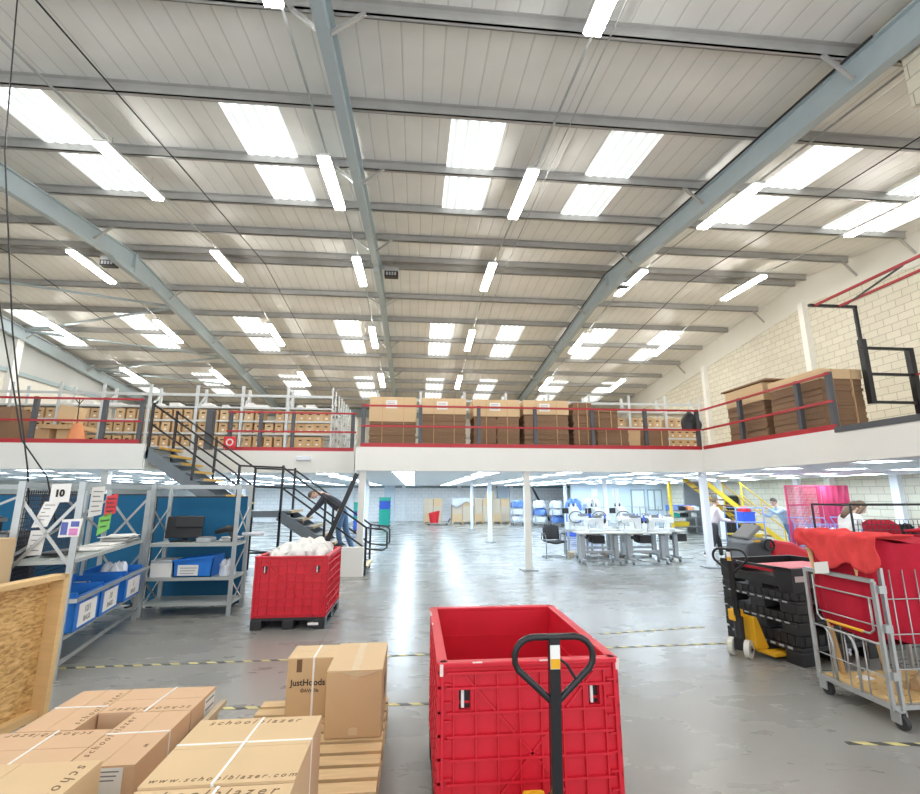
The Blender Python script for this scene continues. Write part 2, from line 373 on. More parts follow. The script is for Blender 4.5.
# rooflights
SKY = []
for xs in (-15.5, -11.6, -7.2, -3.15, 1.08, 4.22, 8.5, 11.6): SKY.append((xs, 7.55, 11.25))
SKY += [(12.75, 8.2, 11.25)]
for xs in (-15.9, -11.8, -7.15, -3.05, 1.05, 4.15, 8.35, 11.45): SKY.append((xs, 19.05, 22.95))
for xs in (-15.9, -11.8, -7.15, -3.05, 1.05, 4.15, 8.35, 11.45): SKY.append((xs, 26.4, 30.2))
i = 0
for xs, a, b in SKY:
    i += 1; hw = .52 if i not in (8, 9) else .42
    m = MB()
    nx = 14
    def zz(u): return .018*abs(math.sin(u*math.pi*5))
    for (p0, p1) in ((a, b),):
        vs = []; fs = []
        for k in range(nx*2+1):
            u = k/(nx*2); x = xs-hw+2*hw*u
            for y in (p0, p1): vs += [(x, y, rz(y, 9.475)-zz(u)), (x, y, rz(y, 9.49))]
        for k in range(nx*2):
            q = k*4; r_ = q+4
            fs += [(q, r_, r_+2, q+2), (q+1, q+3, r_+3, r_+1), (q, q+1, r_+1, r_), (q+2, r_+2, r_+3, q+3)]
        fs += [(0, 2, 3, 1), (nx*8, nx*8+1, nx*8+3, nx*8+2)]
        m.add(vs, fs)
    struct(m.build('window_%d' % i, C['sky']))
# blockwork pier by the near rafter with its dark downpipe
m = MB(); m.box(6.7, 4.3, 7.0, 9.5, 5.0, 8.45); struct(m.build('wall_pier', C['block_x']))
m = MB(); m.tube([(7.3, 4.24, 8.3), (6.85, 4.24, 8.3), (6.77, 4.24, 8.2), (6.77, 4.24, 7.0)], .04, 8)
tag(m.build('downpipe', C['cloudy'], smooth=True), 'dark bent pipe on the pale blockwork high in the corner', 'pipe')

# ---------------------------------------------------------------- mezzanine
ZB, ZT = 2.36, 2.92
SL = [('floor_mezzanine', -1.45, 11.7, 7.4, YF), ('floor_mezzanine', 7.4, 3.6, XR, YF), ('floor_mezzanine', XL, 11.42, -6.15, YF), ('floor_mezzanine', -6.15, 13.0, -1.45, YF)]
for nme, x0, y0, x1, y1 in SL:
    m = MB(); m.box(x0, y0+.02, ZB+.02, x1, y1, ZT-.02); struct(m.build(nme, C['deck']))
    m = MB(); m.box(x0, y0+.02, ZB-.01, x1, y1, ZB+.02); struct(m.build('ceiling_mezzanine', C['whiteceil']))
def fascia(x0, y0, x1, y1):
    m = MB(); m.box(x0, y0, ZB-.012, x1, y1, ZT); struct(m.build('trim_fascia', C['cream']))
fascia(XL, 11.40, -6.13, 11.44); fascia(-6.15, 11.44, -6.11, 13.02); fascia(-6.11, 12.98, -1.47, 13.02)
fascia(-1.47, 11.68, 7.4, 11.72); fascia(-1.49, 11.68, -1.45, 12.98); fascia(7.38, 3.6, 7.42, 11.68)
for x in (.15, 1.6, 4.6, 6.0):
    m = MB(); m.box(x, 11.675, ZB, x+.006, 11.682, ZT); struct(m.build('trim_joint', C['white']))
# square steel columns with floor plates
def column(x, y, mat, w=.075, plate=True, zt=ZB-.01):
    m = MB(); m.box(x-w, y-w, 0, x+w, y+w, zt); c = struct(m.build('column', mat))
    if plate:
        k = MB(); k.box(x-.19, y-.19, 0, x+.19, y+.19, .02); k.build('base_plate', C['greyplastic'], c)
for x, y, mt in ((2.77, 11.86, 'cream'), (7.42, 11.86, 'whiteceil'), (-1.28, 11.86, 'cream'), (-7.15, 11.9, 'cream'),
                 (2.9, 18.74, 'whiteceil'), (7.55, 18.74, 'whiteceil'), (12.4, 18.74, 'whiteceil'), (-1.83, 18.74, 'whiteceil'), (-6.4, 18.74, 'whiteceil'),
                 (2.99, 25.5, 'whiteceil'), (8.25, 26.1, 'whiteceil'), (-2.45, 25.5, 'whiteceil')):
    column(x, y, C[mt])
for x in (-4.2, -.75, 3.0, 5.4, 6.6):
    m = MB(); m.box(x-.12, YF-.14, 0, x+.12, YF, 2.35); struct(m.build('column', C['whiteceil']))
for x in (-1.7, 6.0):
    m = MB(); m.box(x-.35, YF-.2, 0, x+.35, YF, 2.35); struct(m.build('wall_pier', C['office']))
m = MB(); m.box(XL, YF-.03, 2.2, XR, YF, 2.36); struct(m.build('trim_2', C['teal']))
# pale office partition with window and door far under the deck
m = MB(); m.box(8.55, 26.0, 0, 14.0, 26.1, 2.35); struct(m.build('wall_office', C['office']))
def office_opening(nme, x0, x1, z0, z1, mull):
    m = MB()
    m.box(x0, 25.96, z0, x0+.06, 26.0, z1); m.box(x1-.06, 25.96, z0, x1, 26.0, z1); m.box(x0, 25.96, z1-.06, x1, 26.0, z1); m.box(x0, 25.96, z0, x1, 26.0, z0+.06)
    w = struct(m.build(nme, C['teal']))
    g_ = MB(); g_.box(x0+.06, 25.97, z0+.06, x1-.06, 25.99, z1-.06); g_.build('pane', C['glass'], w)
    for a in mull:
        k = MB(); k.box(a-.04, 25.95, z0, a+.04, 25.97, z1); k.build('mullion', C['teal'], w)
office_opening('window_50', 12.9, 13.75, .9, 2.05, (13.3,))
office_opening('door_1', 11.95, 12.75, 0, 2.05, ())
for x in (9.7, 10.9):
    m = MB(); m.box(x, 25.97, 1.65, x+.35, 26.0, 2.1); tag(m.build('notice', C['paper']), 'small pale notice on the office partition, %s the blue bags' % ('above' if x < 10 else 'further along from'), 'notice')
# floor marking tape
def tape_strip(x0, y0, x1, y1, w=.045):
    d = Vector((x1-x0, y1-y0, 0)); nrm = Vector((-d.y, d.x, 0)).normalized()*w/2; m = MB()
    m.ext([(x0+nrm.x, y0+nrm.y, .001), (x0-nrm.x, y0-nrm.y, .001), (x1-nrm.x, y1-nrm.y, .001), (x1+nrm.x, y1+nrm.y, .001)], (0, 0, .002)); o = m.build('floor_marking', C['haz']); struct(o)
tape_strip(-4.2, 5.83, 4.6, 6.02); tape_strip(-1.9, 4.70, .6, 4.60); tape_strip(3.2, 3.66, 5.2, 3.4); tape_strip(2.45, 6.53, 4.0, 6.72)

# ================================================================ LIGHTS
def roof_light(x, y, label):
    L = 2.1; a = math.atan(S) * (1 if y < YR else -1)
    if abs(y-YR) < 1.2: a *= .25
    t = thing('tube_light', label, 'ceiling light', (x, y, rz(y, 8.9)-(.07 if abs(y-YR) < 1 else 0)), 0, 'tube lights under the roof')
    R = Matrix.Rotation(a, 3, 'X')
    def at(px, py, pz): return tuple(R @ Vector((px, py, pz)))
    b = MB(); b.obox(at(0, 0, .05), (.25, L, .05), R); b.build('housing', C['white'], t, world=False)
    d = MB(); d.obox(at(0, 0, 0), (.23, L-.04, .06), R); d.build('diffuser', C['tube'], t, world=False, bevel=.012)
    for s_ in (-.7, .7):
        h = MB(); p = Vector(at(0, s_, .07)); h.tube([p, p+Vector((0, 0, .3))], .006, 5); h.build('hanger', C['zinc'], t, world=False)
rows = [(-14.6, 'row beside the far left gable'), (-10.3, 'row just beyond the left rafter'), (-6.0, 'row midway between left and middle rafters'), (-1.9, 'row hugging the middle rafter'),
        (2.27, 'row midway between middle and right rafters'), (7.15, 'row hugging the right rafter'), (11.2, 'row beside the block gable wall')]
lys = [4.1, 9.37, 14.45, 19.8, 25.3]
for x, nm in rows:
    for k, y in enumerate(lys):
        if k == 0 and x < -7 or (k == 0 and x > 5): continue
        if x == -10.3 and k == 1: continue
        if x == -14.6 and k in (1, 2): continue
        yy = y + (.5 if (x == -10.3 and k == 2) else .5 if (x == -14.6 and k == 3) else 0)
        roof_light(x + (.0 if k else 0), yy, 'lit tube, %s from the near end, %s' % (ORD[k], nm))
    m = MB(); ya = 5.2 if 7 < x < 8 else 2.5; pts = [(x+.055, ya, rz(ya, 9.03)), (x+.055, YR, 9.02), (x+.055, 31, rz(31, 9.03))]; m.tube(pts, .022, 6)
    tag(m.build('conduit', C['zinc'], smooth=True), 'thin steel conduit along the ' + nm, 'conduit')
for x, nm in ((-5.2, 'left of the middle rafter'), (-12.9, 'in the far left bay'), (9.3, 'between the right rafter and block gable'), (2.62, 'beside the central tube row')):
    m = MB(); ya = 5.2 if x > 9 else 2.5; m.tube([(x, ya, rz(ya, 9.22)), (x+.1, 9, rz(9, 9.2)), (x+.2, YR, 9.15), (x+.3, 31, rz(31, 9.2))], .013, 6)
    tag(m.build('roof_cable', C['zinc' if 2 < x < 3 else 'cloudy'], smooth=True), 'thin cable strung along the roof ' + nm, 'cable')
for x, y, nm in ((-.9, 14.55, 'middle'), (-9.6, 14.6, 'left'), (6.95, 14.6, 'right')):
    t = thing('ridge_box', 'small boxed air mover hung at the ridge beside the %s rafter' % nm, 'fan', (x, y, 8.72))
    b = MB(); b.box(x-.22, y-.12, 8.72, x+.22, y+.12, 8.9); b.build('casing', C['black'], t, bevel=.01)
    b = MB(); b.box(x-.22, y-.12, 8.9, x+.22, y+.12, 9.02); b.build('top_cover', C['cladgrey'], t)
    for k in range(4):
        b = MB(); b.box(x-.17+.09*k, y-.13, 8.75, x-.11+.09*k, y-.12, 8.86); b.build('vent', C['midgrey'], t)
    b = MB(); b.tube([(x, y, 9.0), (x, y, 9.28)], .02, 6); b.build('bracket', C['zinc'], t)
m = MB(); m.tube([(6.44, 5.1, rz(5.1, 9.29)), (6.44, YR, 9.29), (6.44, 30, rz(30, 9.29))], .02, 6)
tag(m.build('roof_cable', C['cloudy'], smooth=True), 'black cable clipped along the top of the right rafter', 'cable')
# flat panel lights under the mezzanine
pt = None
XC = [-13.0, -10.95, -8.9, -6.8, -4.6, -2.4, -.3, 1.87, 3.97, 5.97, 7.7, 9.35, 11.0, 12.7]
YC = [12.15, 13.5, 15.4, 17.3, 19.2, 21.1, 23.0, 24.9, 26.8, 28.7, 30.6]
def panel_light(x, y, label):
    global pt
    if pt is None:
        pt = thing('panel_light', label, 'ceiling light', (x, y, 2.335), 0, 'panel lights under the mezzanine')
        b = MB()
        for a in ((-.3, -.3, .3, -.27), (-.3, .27, .3, .3), (-.3, -.27, -.27, .27), (.27, -.27, .3, .27)): b.box(a[0], a[1], 0, a[2], a[3], .014)
        b.build('frame', C['white'], pt, world=False)
        b = MB(); b.box(-.27, -.27, .003, .27, .27, .012); b.build('diffuser', C['panel'], pt, world=False)
    else: dup(pt, (x, y, 2.335), label)
for i, x in enumerate(XC):
    for j, y in enumerate(YC):
        if y > 26 and x > 9.2: continue
        if -6.15 < x < -1.45 and y < 13.3: continue
        panel_light(x, y + (.25 if (j == 0 and i % 2) else 0), 'square soffit panel light, row %d from the front, %s column across' % (j+1, ORD[i]))
for x, y in ((7.85, 7.4), (7.95, 9.75), (9.45, 9.75), (11.0, 9.7), (9.45, 7.4), (12.7, 9.7)):
    panel_light(x, y, 'square panel light under the side wing, %s row, %s' % ('near' if y < 8 else 'second', {7.85: 'at the edge', 7.95: 'at the edge', 9.45: 'second in', 11.0: 'third in', 12.7: 'by the wall'}[x]))
# ================================================================ GUARD RAILS
def guard_rail(label, p, q, posts, kick=True, top=3.95, ends=None):
    """p, q: floor-edge points (x, y); posts: fractions of the run"""
    P, Q = Vector((*p, 0)), Vector((*q, 0)); d = Q-P
    t = thing('guard_rail', label, 'railing', (*((P+Q)/2).xy, ZT))
    for z, n_ in ((top, 'top_rail'), (3.44, 'middle_rail')):
        m = MB(); m.bar(P+Vector((0, 0, z)), Q+Vector((0, 0, z)), .04, .045); m.build(n_, C['red'], t)
    if kick:
        m = MB(); m.bar(P+Vector((0, 0, ZT+.05)), Q+Vector((0, 0, ZT+.05)), .02, .1); m.build('kick_plate', C['red'], t)
    u = d.normalized(); off = Vector((-u.y, u.x, 0))*.045
    for f in posts:
        c = P+d*f+off; m = MB(); m.obox(c+Vector((0, 0, (ZT+top+.04)/2)), (.09, .09, top+.04-ZT), Matrix.Rotation(math.atan2(d.y, d.x), 3, 'Z')); m.build('post', C['post'], t, bevel=.008)
    return t
guard_rail('red and grey guard rail on the deck left of the stair head', (-16.5, 11.46), (-6.3, 11.46), [(-16.5+10.2*0) and 0]+[(x+16.5)/10.2 for x in (-14.7, -13.2, -11.7, -10.15, -8.64, -7.15, -6.34)])
guard_rail('red and grey guard rail set back behind the stair', (-5.0, 13.03), (-1.62, 13.03), [.02, .5, .97, .25])
guard_rail('red and grey guard rail before the big stacked pallets', (-1.35, 11.74), (7.4, 11.74), [(x+1.35)/8.75 for x in (-1.3, .1, 1.57, 3.02, 4.52, 5.95, 7.38)])
guard_rail('red and grey guard rail along the side wing edge', (7.44, 11.7), (7.44, 7.72), [.37, .80, .985])
m = MB(); m.box(7.36, 3.6, 2.86, 7.48, 7.7, 2.96); tag(m.build('kerb_strip', C['post']), 'dark grey edge strip where the side wing has no rail', 'kerb')
# up-and-over pallet gate on the wing
t = thing('pallet_gate', 'black framed tilting safety gate on the side wing edge', 'gate', (8.4, 7.0, ZT))
def gate_side(y, nm):
    m = MB()
    for a, b in (((7.48, 5.36), (8.47, 5.36)), ((8.44, 5.38), (8.44, 4.55)), ((8.4, 4.53), (9.45, 4.53)), ((8.44, 4.02), (9.4, 4.02)), ((8.5, 3.48), (9.4, 3.48))):
        m.bar((a[0], y, a[1]), (b[0], y, b[1]), .05, .05)
    MM = m; m = MB(); m.v, m.f, m.m = MM.v[:24], MM.f[:18], MM.m[:18]; m.build('upper_frame', C['blacksteel'], t)
    for k in (3, 4): m = MB(); m.v = MM.v[8*k:8*k+8]; m.f = [tuple(i-8*k for i in f) for f in MM.f[6*k:6*k+6]]; m.m = [0]*6; m.build('cross_bar', C['blacksteel'], t)
    for x0, z0 in ((8.46, 4.7), (9.42, 4.55)):
        m = MB(); m.bar((x0, y, z0), (x0, y, ZT if x0 > 9 else 3.45), .1, .1); m.build('upright', C['blacksteel'], t)
gate_side(7.95, 'far'); gate_side(5.35, 'near')
for x, z in ((7.6, 5.36), (8.1, 5.36)):
    m = MB(); m.bar((x, 7.95, z), (x, 5.35, z), .04, .04); m.build('cross_rail', C['red'], t)
m = MB(); m.bar((8.2, 7.95, 5.36), (7.65, 6.3, 5.36), .025, .025); m.build('diagonal_tie', C['blacksteel'], t)
for z in (4.02, 3.48):
    m = MB(); m.bar((9.42, 7.95, z), (9.42, 5.35, z), .03, .03); m.build('cross_rail', C['red'], t)

# ================================================================ STAIR
t = thing('staircase', 'steel staircase with yellow-edged treads and turning landing up to the deck', 'stairs', (-3.5, 12.0, 0))
Y0, Y1 = 11.46, 12.58
for k in range(8):
    x, z = -6.1+.26*k, 2.86-.18*k
    m = MB(); m.box(x-.02, Y0, z-.04, x+.26, Y1, z); tr = m.build('tread', C['stair'], t)
    m = MB(); m.box(x+.19, Y0+.01, z-.045, x+.275, Y1-.01, z+.006); m.build('nosing', C['nosing'], tr)
for k in range(8):
    x, z = -3.05+.25*k, 1.42-.175*k
    m = MB(); m.box(x-.02, Y0, z-.04, x+.25, Y1, z); tr = m.build('tread', C['stair'], t)
    m = MB(); m.box(x+.17, Y0+.01, z-.045, x+.265, Y1-.01, z+.006); m.build('nosing', C['woodnosing'], tr)
m = MB(); m.box(-4.02, Y0, 1.37, -3.05, Y1, 1.42); m.build('landing', C['stair'], t)
for y in (Y0, Y1):
    m = MB(); m.bar((-6.13, y, 2.74), (-4.0, y, 1.28), .05, .24); m.build('stringer', C['stair'], t)
    m = MB(); m.bar((-3.07, y, 1.32), (-1.12, y, -.02+.08), .05, .22); m.build('stringer', C['stair'], t)
    m = MB(); m.bar((-4.02, y, 1.35), (-3.05, y, 1.35), .05, .14); m.build('landing_beam', C['stair'], t)
    for dz in (.98, .52):
        m = MB(); m.tube([(-6.08, y, 2.86+dz), (-4.03, y, 1.46+dz), (-3.05, y, 1.42+dz), (-1.1, y, .06+dz), (-.72, y, .02+dz)], .022, 8); m.build('handrail', C['blacksteel'], t, smooth=True)
    for x, z0, z1 in ((-6.08, 2.6, 3.88), (-5.05, 2.1, 3.14), (-4.03, 0, 2.45), (-3.05, 0, 2.45), (-2.05, .55, 1.7), (-1.1, 0, 1.06)):
        m = MB(); m.bar((x, y, z0), (x, y, z1), .05, .05, up=(1, 0, 0)); m.build('post', C['blacksteel'], t)
    m = MB(); m.tube([(-.72, y, 1.0), (-.62, y, .93), (-.62, y, .6), (-.72, y, .54)], .022, 8); m.build('rail_return', C['blacksteel'], t, smooth=True)
m = MB(); m.bar((-5.3, 12.72, ZT), (-5.3, 12.72, 3.95), .2, .16, up=(1, 0, 0)); m.build('newel_post', C['post'], t)
m = MB(); m.bar((-4.0, Y0, .5), (-3.05, Y0, .52), .04, .04); m.bar((-4.0, Y1, .45), (-3.05, Y0, .5), .04, .04); m.build('leg_brace', C['blacksteel'], t)
m = MB(); m.bar((-1.98, 11.2, .62), (-1.33, 11.2, 2.26), .07, .1); tag(m.build('barrier_arm', C['blacksteel']), 'dark raised barrier arm leaning across the stair foot', 'barrier')
m = MB(); m.box(-1.68, 11.2, 0, -1.12, 11.4, .63); tag(m.build('column_guard', C['cream'], bevel=.008), 'low cream box boarding round the column at the stair foot', 'boarding')
# wall bulkhead light on the set-back fascia and red sign ring at the stair head
t = thing('bulkhead_light', 'small white bulkhead light on the fascia behind the stair', 'light', (-2.95, 12.95, 2.72))
m = MB(); m.box(-3.14, 12.93, 2.66, -2.74, 12.98, 2.78); m.build('base', C['white'], t, bevel=.01)
m = MB(); m.box(-3.12, 12.88, 2.67, -2.76, 12.93, 2.77); m.build('cover', C['poly'], t, bevel=.015)
t = thing('fire_sign', 'small red and white safety sign behind the stair head', 'sign', (-4.85, 12.98, 3.05))
m = MB(); m.box(-5.03, 12.965, 2.97, -4.72, 12.98, 3.28); m.build('plate', C['ext'], t)
m = MB()
m.tube([(-4.87+.08*math.cos(a*math.pi/8), 12.96, 3.13+.08*math.sin(a*math.pi/8)) for a in range(16)], .02, 6, closed=True); m.build('symbol', C['paper'], t)

# ================================================================ MEZZANINE STOCK
# long shelving run: end frames and shelves of one bay per unit
SH = [3.11, 3.51, 3.87, 4.26]
PX = [-12.5, -11.2, -9.95, -8.8, -7.55, -6.27, -5.01, -3.74, -2.44]
YS = 14.0
def rack_unit(x0, x1, y, label, zs=SH, ztop=4.87, depth=.55):
    t = thing('shelving_bay', label, 'shelving', ((x0+x1)/2, y+depth/2, ZT), 0, 'shelving bays on the mezzanine')
    for x in (x0+.02, x1-.02):
        for yy in (y, y+depth):
            m = MB(); m.box(x-.02, yy-.02, ZT, x+.02, yy+.02, ztop); m.build('upright', C['whitesteel'], t)
        for a, b in ((ZT+.2, ZT+.7), (ZT+1.25, ZT+1.75)):
            m = MB(); m.bar((x, y, a), (x, y+depth, b), .015, .02); m.build('brace', C['whitesteel'], t)
    for z in zs:
        m = MB(); m.box(x0+.04, y-.01, z-.05, x1-.04, y+depth, z); m.build('shelf', C['whitesteel'], t)
    m = MB(); m.box(x0, y-.015, 4.56, x1, y+.02, 4.63); m.build('top_beam', C['whitesteel'], t)
    return t
BAYN = ['at the far left', 'second from the far left', 'third from the far left', 'behind the orange bag', 'left of the stair head', 'at the stair head', 'behind the red safety sign', 'at the right end of the long run']
for i in range(8):
    rack_unit(PX[i], PX[i+1], YS, 'white shelving bay of brown cartons, ' + BAYN[i])
# hand-hole carton, recess faces painted black as its inner shade, white label patch
def carton_mesh(w, d, h, mats, nme):
    m = MB(); hw = .045; hz0, hz1 = h*.62, h*.62+.035
    m.add([(-w/2, 0, 0), (w/2, 0, 0), (w/2, d, 0), (-w/2, d, 0), (-w/2, 0, h), (w/2, 0, h), (w/2, d, h), (-w/2, d, h)], [(3,2,1,0), (4,5,6,7), (1,2,6,5), (2,3,7,6), (3,0,4,7)])
    q = [(-w/2, -hw), (-hw, hw), (hw, w/2)]
    for a, b in q[::2]: m.add([(a, 0, 0), (b, 0, 0), (b, 0, h), (a, 0, h)], [(0, 1, 2, 3)])
    m.add([(-hw, 0, 0), (hw, 0, 0), (hw, 0, hz0), (-hw, 0, hz0)], [(0, 1, 2, 3)]); m.add([(-hw, 0, hz1), (hw, 0, hz1), (hw, 0, h), (-hw, 0, h)], [(0, 1, 2, 3)])
    m.add([(-hw, 0, hz0), (hw, 0, hz0), (hw, .06, hz0), (-hw, .06, hz0), (-hw, 0, hz1), (hw, 0, hz1), (hw, .06, hz1), (-hw, .06, hz1)], [(0,1,2,3), (7,6,5,4), (3,2,6,7), (0,3,7,4), (2,1,5,6)], 1)
    m.box(-.03, -.003, h*.2, .03, 0, h*.36, 2)
    o = m.build(nme, mats, org=(0, 0, 0)); return o
proto_boxes = [carton_mesh(.228, .4, .295, [C[a], C['black'], C['paper']], 'archive_carton') for a in ('card', 'card2')] + [carton_mesh(.235, .4, .27, [C['card'], C['black'], C['paper']], 'archive_carton')]
used = [0, 0, 0]
def archive(k, x, y, z, label, group):
    o = proto_boxes[k] if not used[k] else proto_boxes[k].copy()
    if used[k]: COL.objects.link(o)
    used[k] += 1
    o.location = (x, y, z); o.rotation_euler = (0, 0, random.uniform(-.03, .03)); tag(o, label, 'box', group)
SHN = ['bottom', 'middle', 'upper']
for i in range(8):
    x0, x1 = PX[i]+.06, PX[i+1]-.06; n_ = int((x1-x0)/.235); st = (x1-x0)/n_
    for s_ in range(3):
        for k in range(n_):
            if (i, s_, k) in ((7, 0, n_-1), (3, 2, 0), (6, 2, 2)): continue
            archive(random.choice((0, 0, 1)) if s_ else 0, x0+st*(k+.5), YS+.02+random.uniform(0, .03), SH[s_]+.002,
                    'hand-hole carton, %s along the %s shelf, bay %s' % (ORD[k], SHN[s_], BAYN[i]), 'archive cartons on the long shelving run')
# white odds and ends on the top shelf
for i, x in enumerate((-9.7, -9.2, -8.5, -7.3, -6.9, -6.0, -5.5, -4.8, -4.5, -3.4, -3.1)):
    m = MB(); w = .1+.04*(i % 3); h = .05+.025*((i*2) % 3); m.box(x-w, 14.05, 4.262, x+w, 14.4, 4.262+h)
    if i % 2: m.box(x-w*.7, 14.08, 4.262+h, x+w*.5, 14.3, 4.30+h)
    tag(m.build('paper_bundle', C['paper'], bevel=.015), 'white paper bundle, %s from the left along the long top shelf' % ORD[i], 'bundle', 'white bundles on the top shelf')
# shelving frames receding behind the end bay
for k, y in enumerate((15.1, 16.1, 17.1, 18.2, 19.4)):
    t = thing('shelving_rack', 'white open shelving end at the walkway, %s back from the carton run' % ORD[k], 'shelving', (-2.3, y, ZT), 0, 'shelving ends receding along the walkway')
    for yy in (y, y+.55):
        m = MB(); m.box(-2.47, yy-.02, ZT, -2.43, yy+.02, 4.87); m.build('upright', C['whitesteel'], t)
    for z in SH:
        m = MB(); m.box(-3.6, y, z-.04, -2.45, y+.55, z); m.build('shelf', C['whitesteel'], t)
    m = MB()
    for z in (3.0, 3.6, 4.2): m.bar((-2.45, y, z), (-2.45, y+.55, z+.45), .015, .02)
    m.build('brace', C['whitesteel'], t)
    for z in SH[:3]:
        m = MB(); m.box(-2.95, y+.06, z+.003, -2.5, y+.45, z+.26); tag(m.build('white_tub', C['poly'], bevel=.02), 'pale tub on the %s shelf of the %s receding frame' % (SHN[SH.index(z)], ORD[k]), 'tub', 'pale tubs on the receding frames')
# shelving behind the big pallets, cartons where they show
PX2 = [-1.2, .12, 1.45, 2.75, 4.1, 5.4, 6.7, 7.9, 9.1]
nm2 = ['behind the first tall pallet', 'behind the second tall pallet', 'behind the third tall pallet', 'behind the fourth tall pallet', 'behind the strapped brown stacks', 'behind the tan sheet', 'behind the dark low pallet', 'beside the black bag']
for i in range(8):
    rack_unit(PX2[i], PX2[i+1], 14.25, 'white shelving bay ' + nm2[i], [3.22, 3.53, 3.86, 4.36])
for i, (a, b, s_) in enumerate(((6.3, 6.68, 3.862), (6.76, 7.86, 3.862), (7.96, 8.95, 3.862), (7.96, 9.05, 3.532), (7.96, 9.05, 3.222))):
    n_ = int((b-a)/.235)
    for k in range(n_):
        archive(2 if s_ < 3.8 else 1 if k % 2 else 0, a+.12+k*.24, 14.27, s_, 'hand-hole carton, %s along on the %s' % (ORD[k], ['short shelf end behind the tan sheet', 'shelf above the dark low pallet', 'upper shelf beside the black bag', 'middle shelf beside the black bag', 'bottom shelf beside the black bag'][i]), 'archive cartons by the black bag')
# big pallets of flat-packed cartons, top lid box, paper note, strapping
def flat_stack(name, label, x0, x1, y0, y1, z0, z1, lid=None, note=False, split=None, note_z=None):
    t = thing(name, label, 'pallet load', ((x0+x1)/2, (y0+y1)/2, z0), 0, 'strapped pallet loads on the mezzanine')
    m = MB(); m.box(x0, y0, z0, x1, y1, z0+.03)
    for a in (x0, (x0+x1)/2-.05, x1-.1): m.box(a, y0, z0-.0, a+.1, y1, z0+.09)
    m.box(x0, y0, z0+.09, x1, y1, z0+.11); m.build('pallet', C['pallet'], t)
    zt = z1 if lid is None else lid; zb = z0+.11; n_ = max(5, int((zt-zb)/.055)); dz = (zt-zb)/n_
    parts = [(x0+.02, x1-.02)] if split is None else [(x0+.02, split-.01), (split+.01, x1-.02)]
    for a, b in parts:
        m = MB()
        for k in range(n_):
            j = random.uniform(-.012, .012); m.box(a+j, y0+.02+random.uniform(-.012, .012), zb+k*dz+.003, b+j, y1-.02, zb+(k+1)*dz)
        m.build('flat_cartons', C['card3'], t)
    if lid is not None:
        m = MB(); m.box(x0-.0, y0-.0, zt+.004, x1, y1, z1); lb = m.build('lid_carton', C['card2'], t, bevel=.006)
        if note:
            nx = (x0+x1)/2-.02
            m = MB(); m.box(nx-.16, y0-.008, z1-.3, nx+.12, y0-.002, z1-.09); nt = m.build('note', C['paper'], lb)
            for q in range(4):
                k = MB(); k.box(nx-.13, y0-.010, z1-.14-.04*q, nx+.07, y0-.008, z1-.13-.04*q); k.build('note_line', C['greyplastic'], lb)
    for f in (.28, .73):
        x = x0+(x1-x0)*f; m = MB(); m.box(x-.008, y0-.012, zb, x+.008, y1+.01, z1+.004); m.build('strap', C['card'], t)
    return t
flat_stack('pallet_load', 'tall pallet of flat cartons under a deep lid box, beside the walkway', -1.21, .0, 12.2, 13.1, 2.93, 4.27, 3.62, True)
flat_stack('pallet_load', 'tall pallet of flat cartons, second from the walkway, lid box noted', .12, 1.3, 12.2, 13.1, 2.93, 4.26, 3.83, True)
flat_stack('pallet_load', 'tall pallet of flat cartons, third from the walkway, in two stacks', 1.48, 2.72, 12.2, 13.1, 2.93, 4.25, 3.79, True, 2.1)
flat_stack('pallet_load', 'tall pallet of flat cartons, fourth from the walkway, lid box noted', 2.82, 4.05, 12.2, 13.1, 2.93, 4.25, 3.86, True)
flat_stack('pallet_load', 'narrow tall strapped stack of brown sheets without a lid', 4.17, 4.72, 12.25, 13.1, 2.93, 4.22)
flat_stack('pallet_load', 'brown strapped sheet stack left of the tan sheet', 4.78, 5.55, 12.5, 13.2, 2.93, 4.12)
flat_stack('pallet_load', 'low dark stack of sheets standing before the brown strapped stack', 4.72, 5.6, 12.0, 12.45, 2.93, 3.5)
m = MB(); m.ext([(5.62, 12.6, 2.93), (6.16, 12.6, 2.93), (6.2, 12.6, 3.55), (5.6, 12.6, 3.55)], (0, .06, 0)); tag(m.build('card_sheet', C['tan']), 'tan card sheet leaning beside the brown strapped stack', 'card sheet')
flat_stack('pallet_load', 'dark low pallet load of sheets below the carton shelf', 6.22, 7.1, 12.7, 13.5, 2.93, 3.58)
# black bag hung on the corner post
m = MB()
def bagf(u, v):
    a = u*2*math.pi; r = .02+.25*math.sin(min(1, v*1.15)*math.pi*.62); r *= 1+.12*math.sin(5*a+4*v)
    return (7.22+r*math.cos(a)*(1.0)+.03*v, 11.86+.45*r*math.sin(a), 3.96-.5*v)
m.grid(bagf, 24, 10); m.ball((7.25, 11.86, 3.46), (.2, .09, .03)); tag(m.build('bag', C['black'], smooth=True), 'black plastic bag hanging on the corner of the guard rail', 'bag')
# stock by the left guard rail
def simple_box(name, label, x0, x1, y0, y1, z0, z1, mat, rot=0, cat='box', group=None):
    t = thing(name, label, cat, ((x0+x1)/2, (y0+y1)/2, z0), rot, group)
    w, d, h = (x1-x0)/2, (y1-y0)/2, z1-z0
    m = MB(); m.box(-w, -d, 0, w, d, h-.006); m.build('body', mat, t, world=False, bevel=.004)
    m = MB(); m.box(-w, -d, h-.006, w, -.004, h); m.box(-w, .004, h-.006, w, d, h); m.build('flaps', mat, t, world=False)
    return t
simple_box('carton', 'dark brown carton at the picture edge behind the left guard rail', -10.2, -9.36, 11.7, 12.4, 2.925, 3.78, C['card3'], .12)
simple_box('carton', 'brown carton standing on the floor beside the dark carton', -9.2, -8.8, 12.3, 12.8, 2.925, 3.34, C['card'], -.1)
simple_box('carton', 'brown carton standing below the tilted carton', -8.72, -8.3, 12.35, 12.8, 2.925, 3.34, C['card2'], .1)
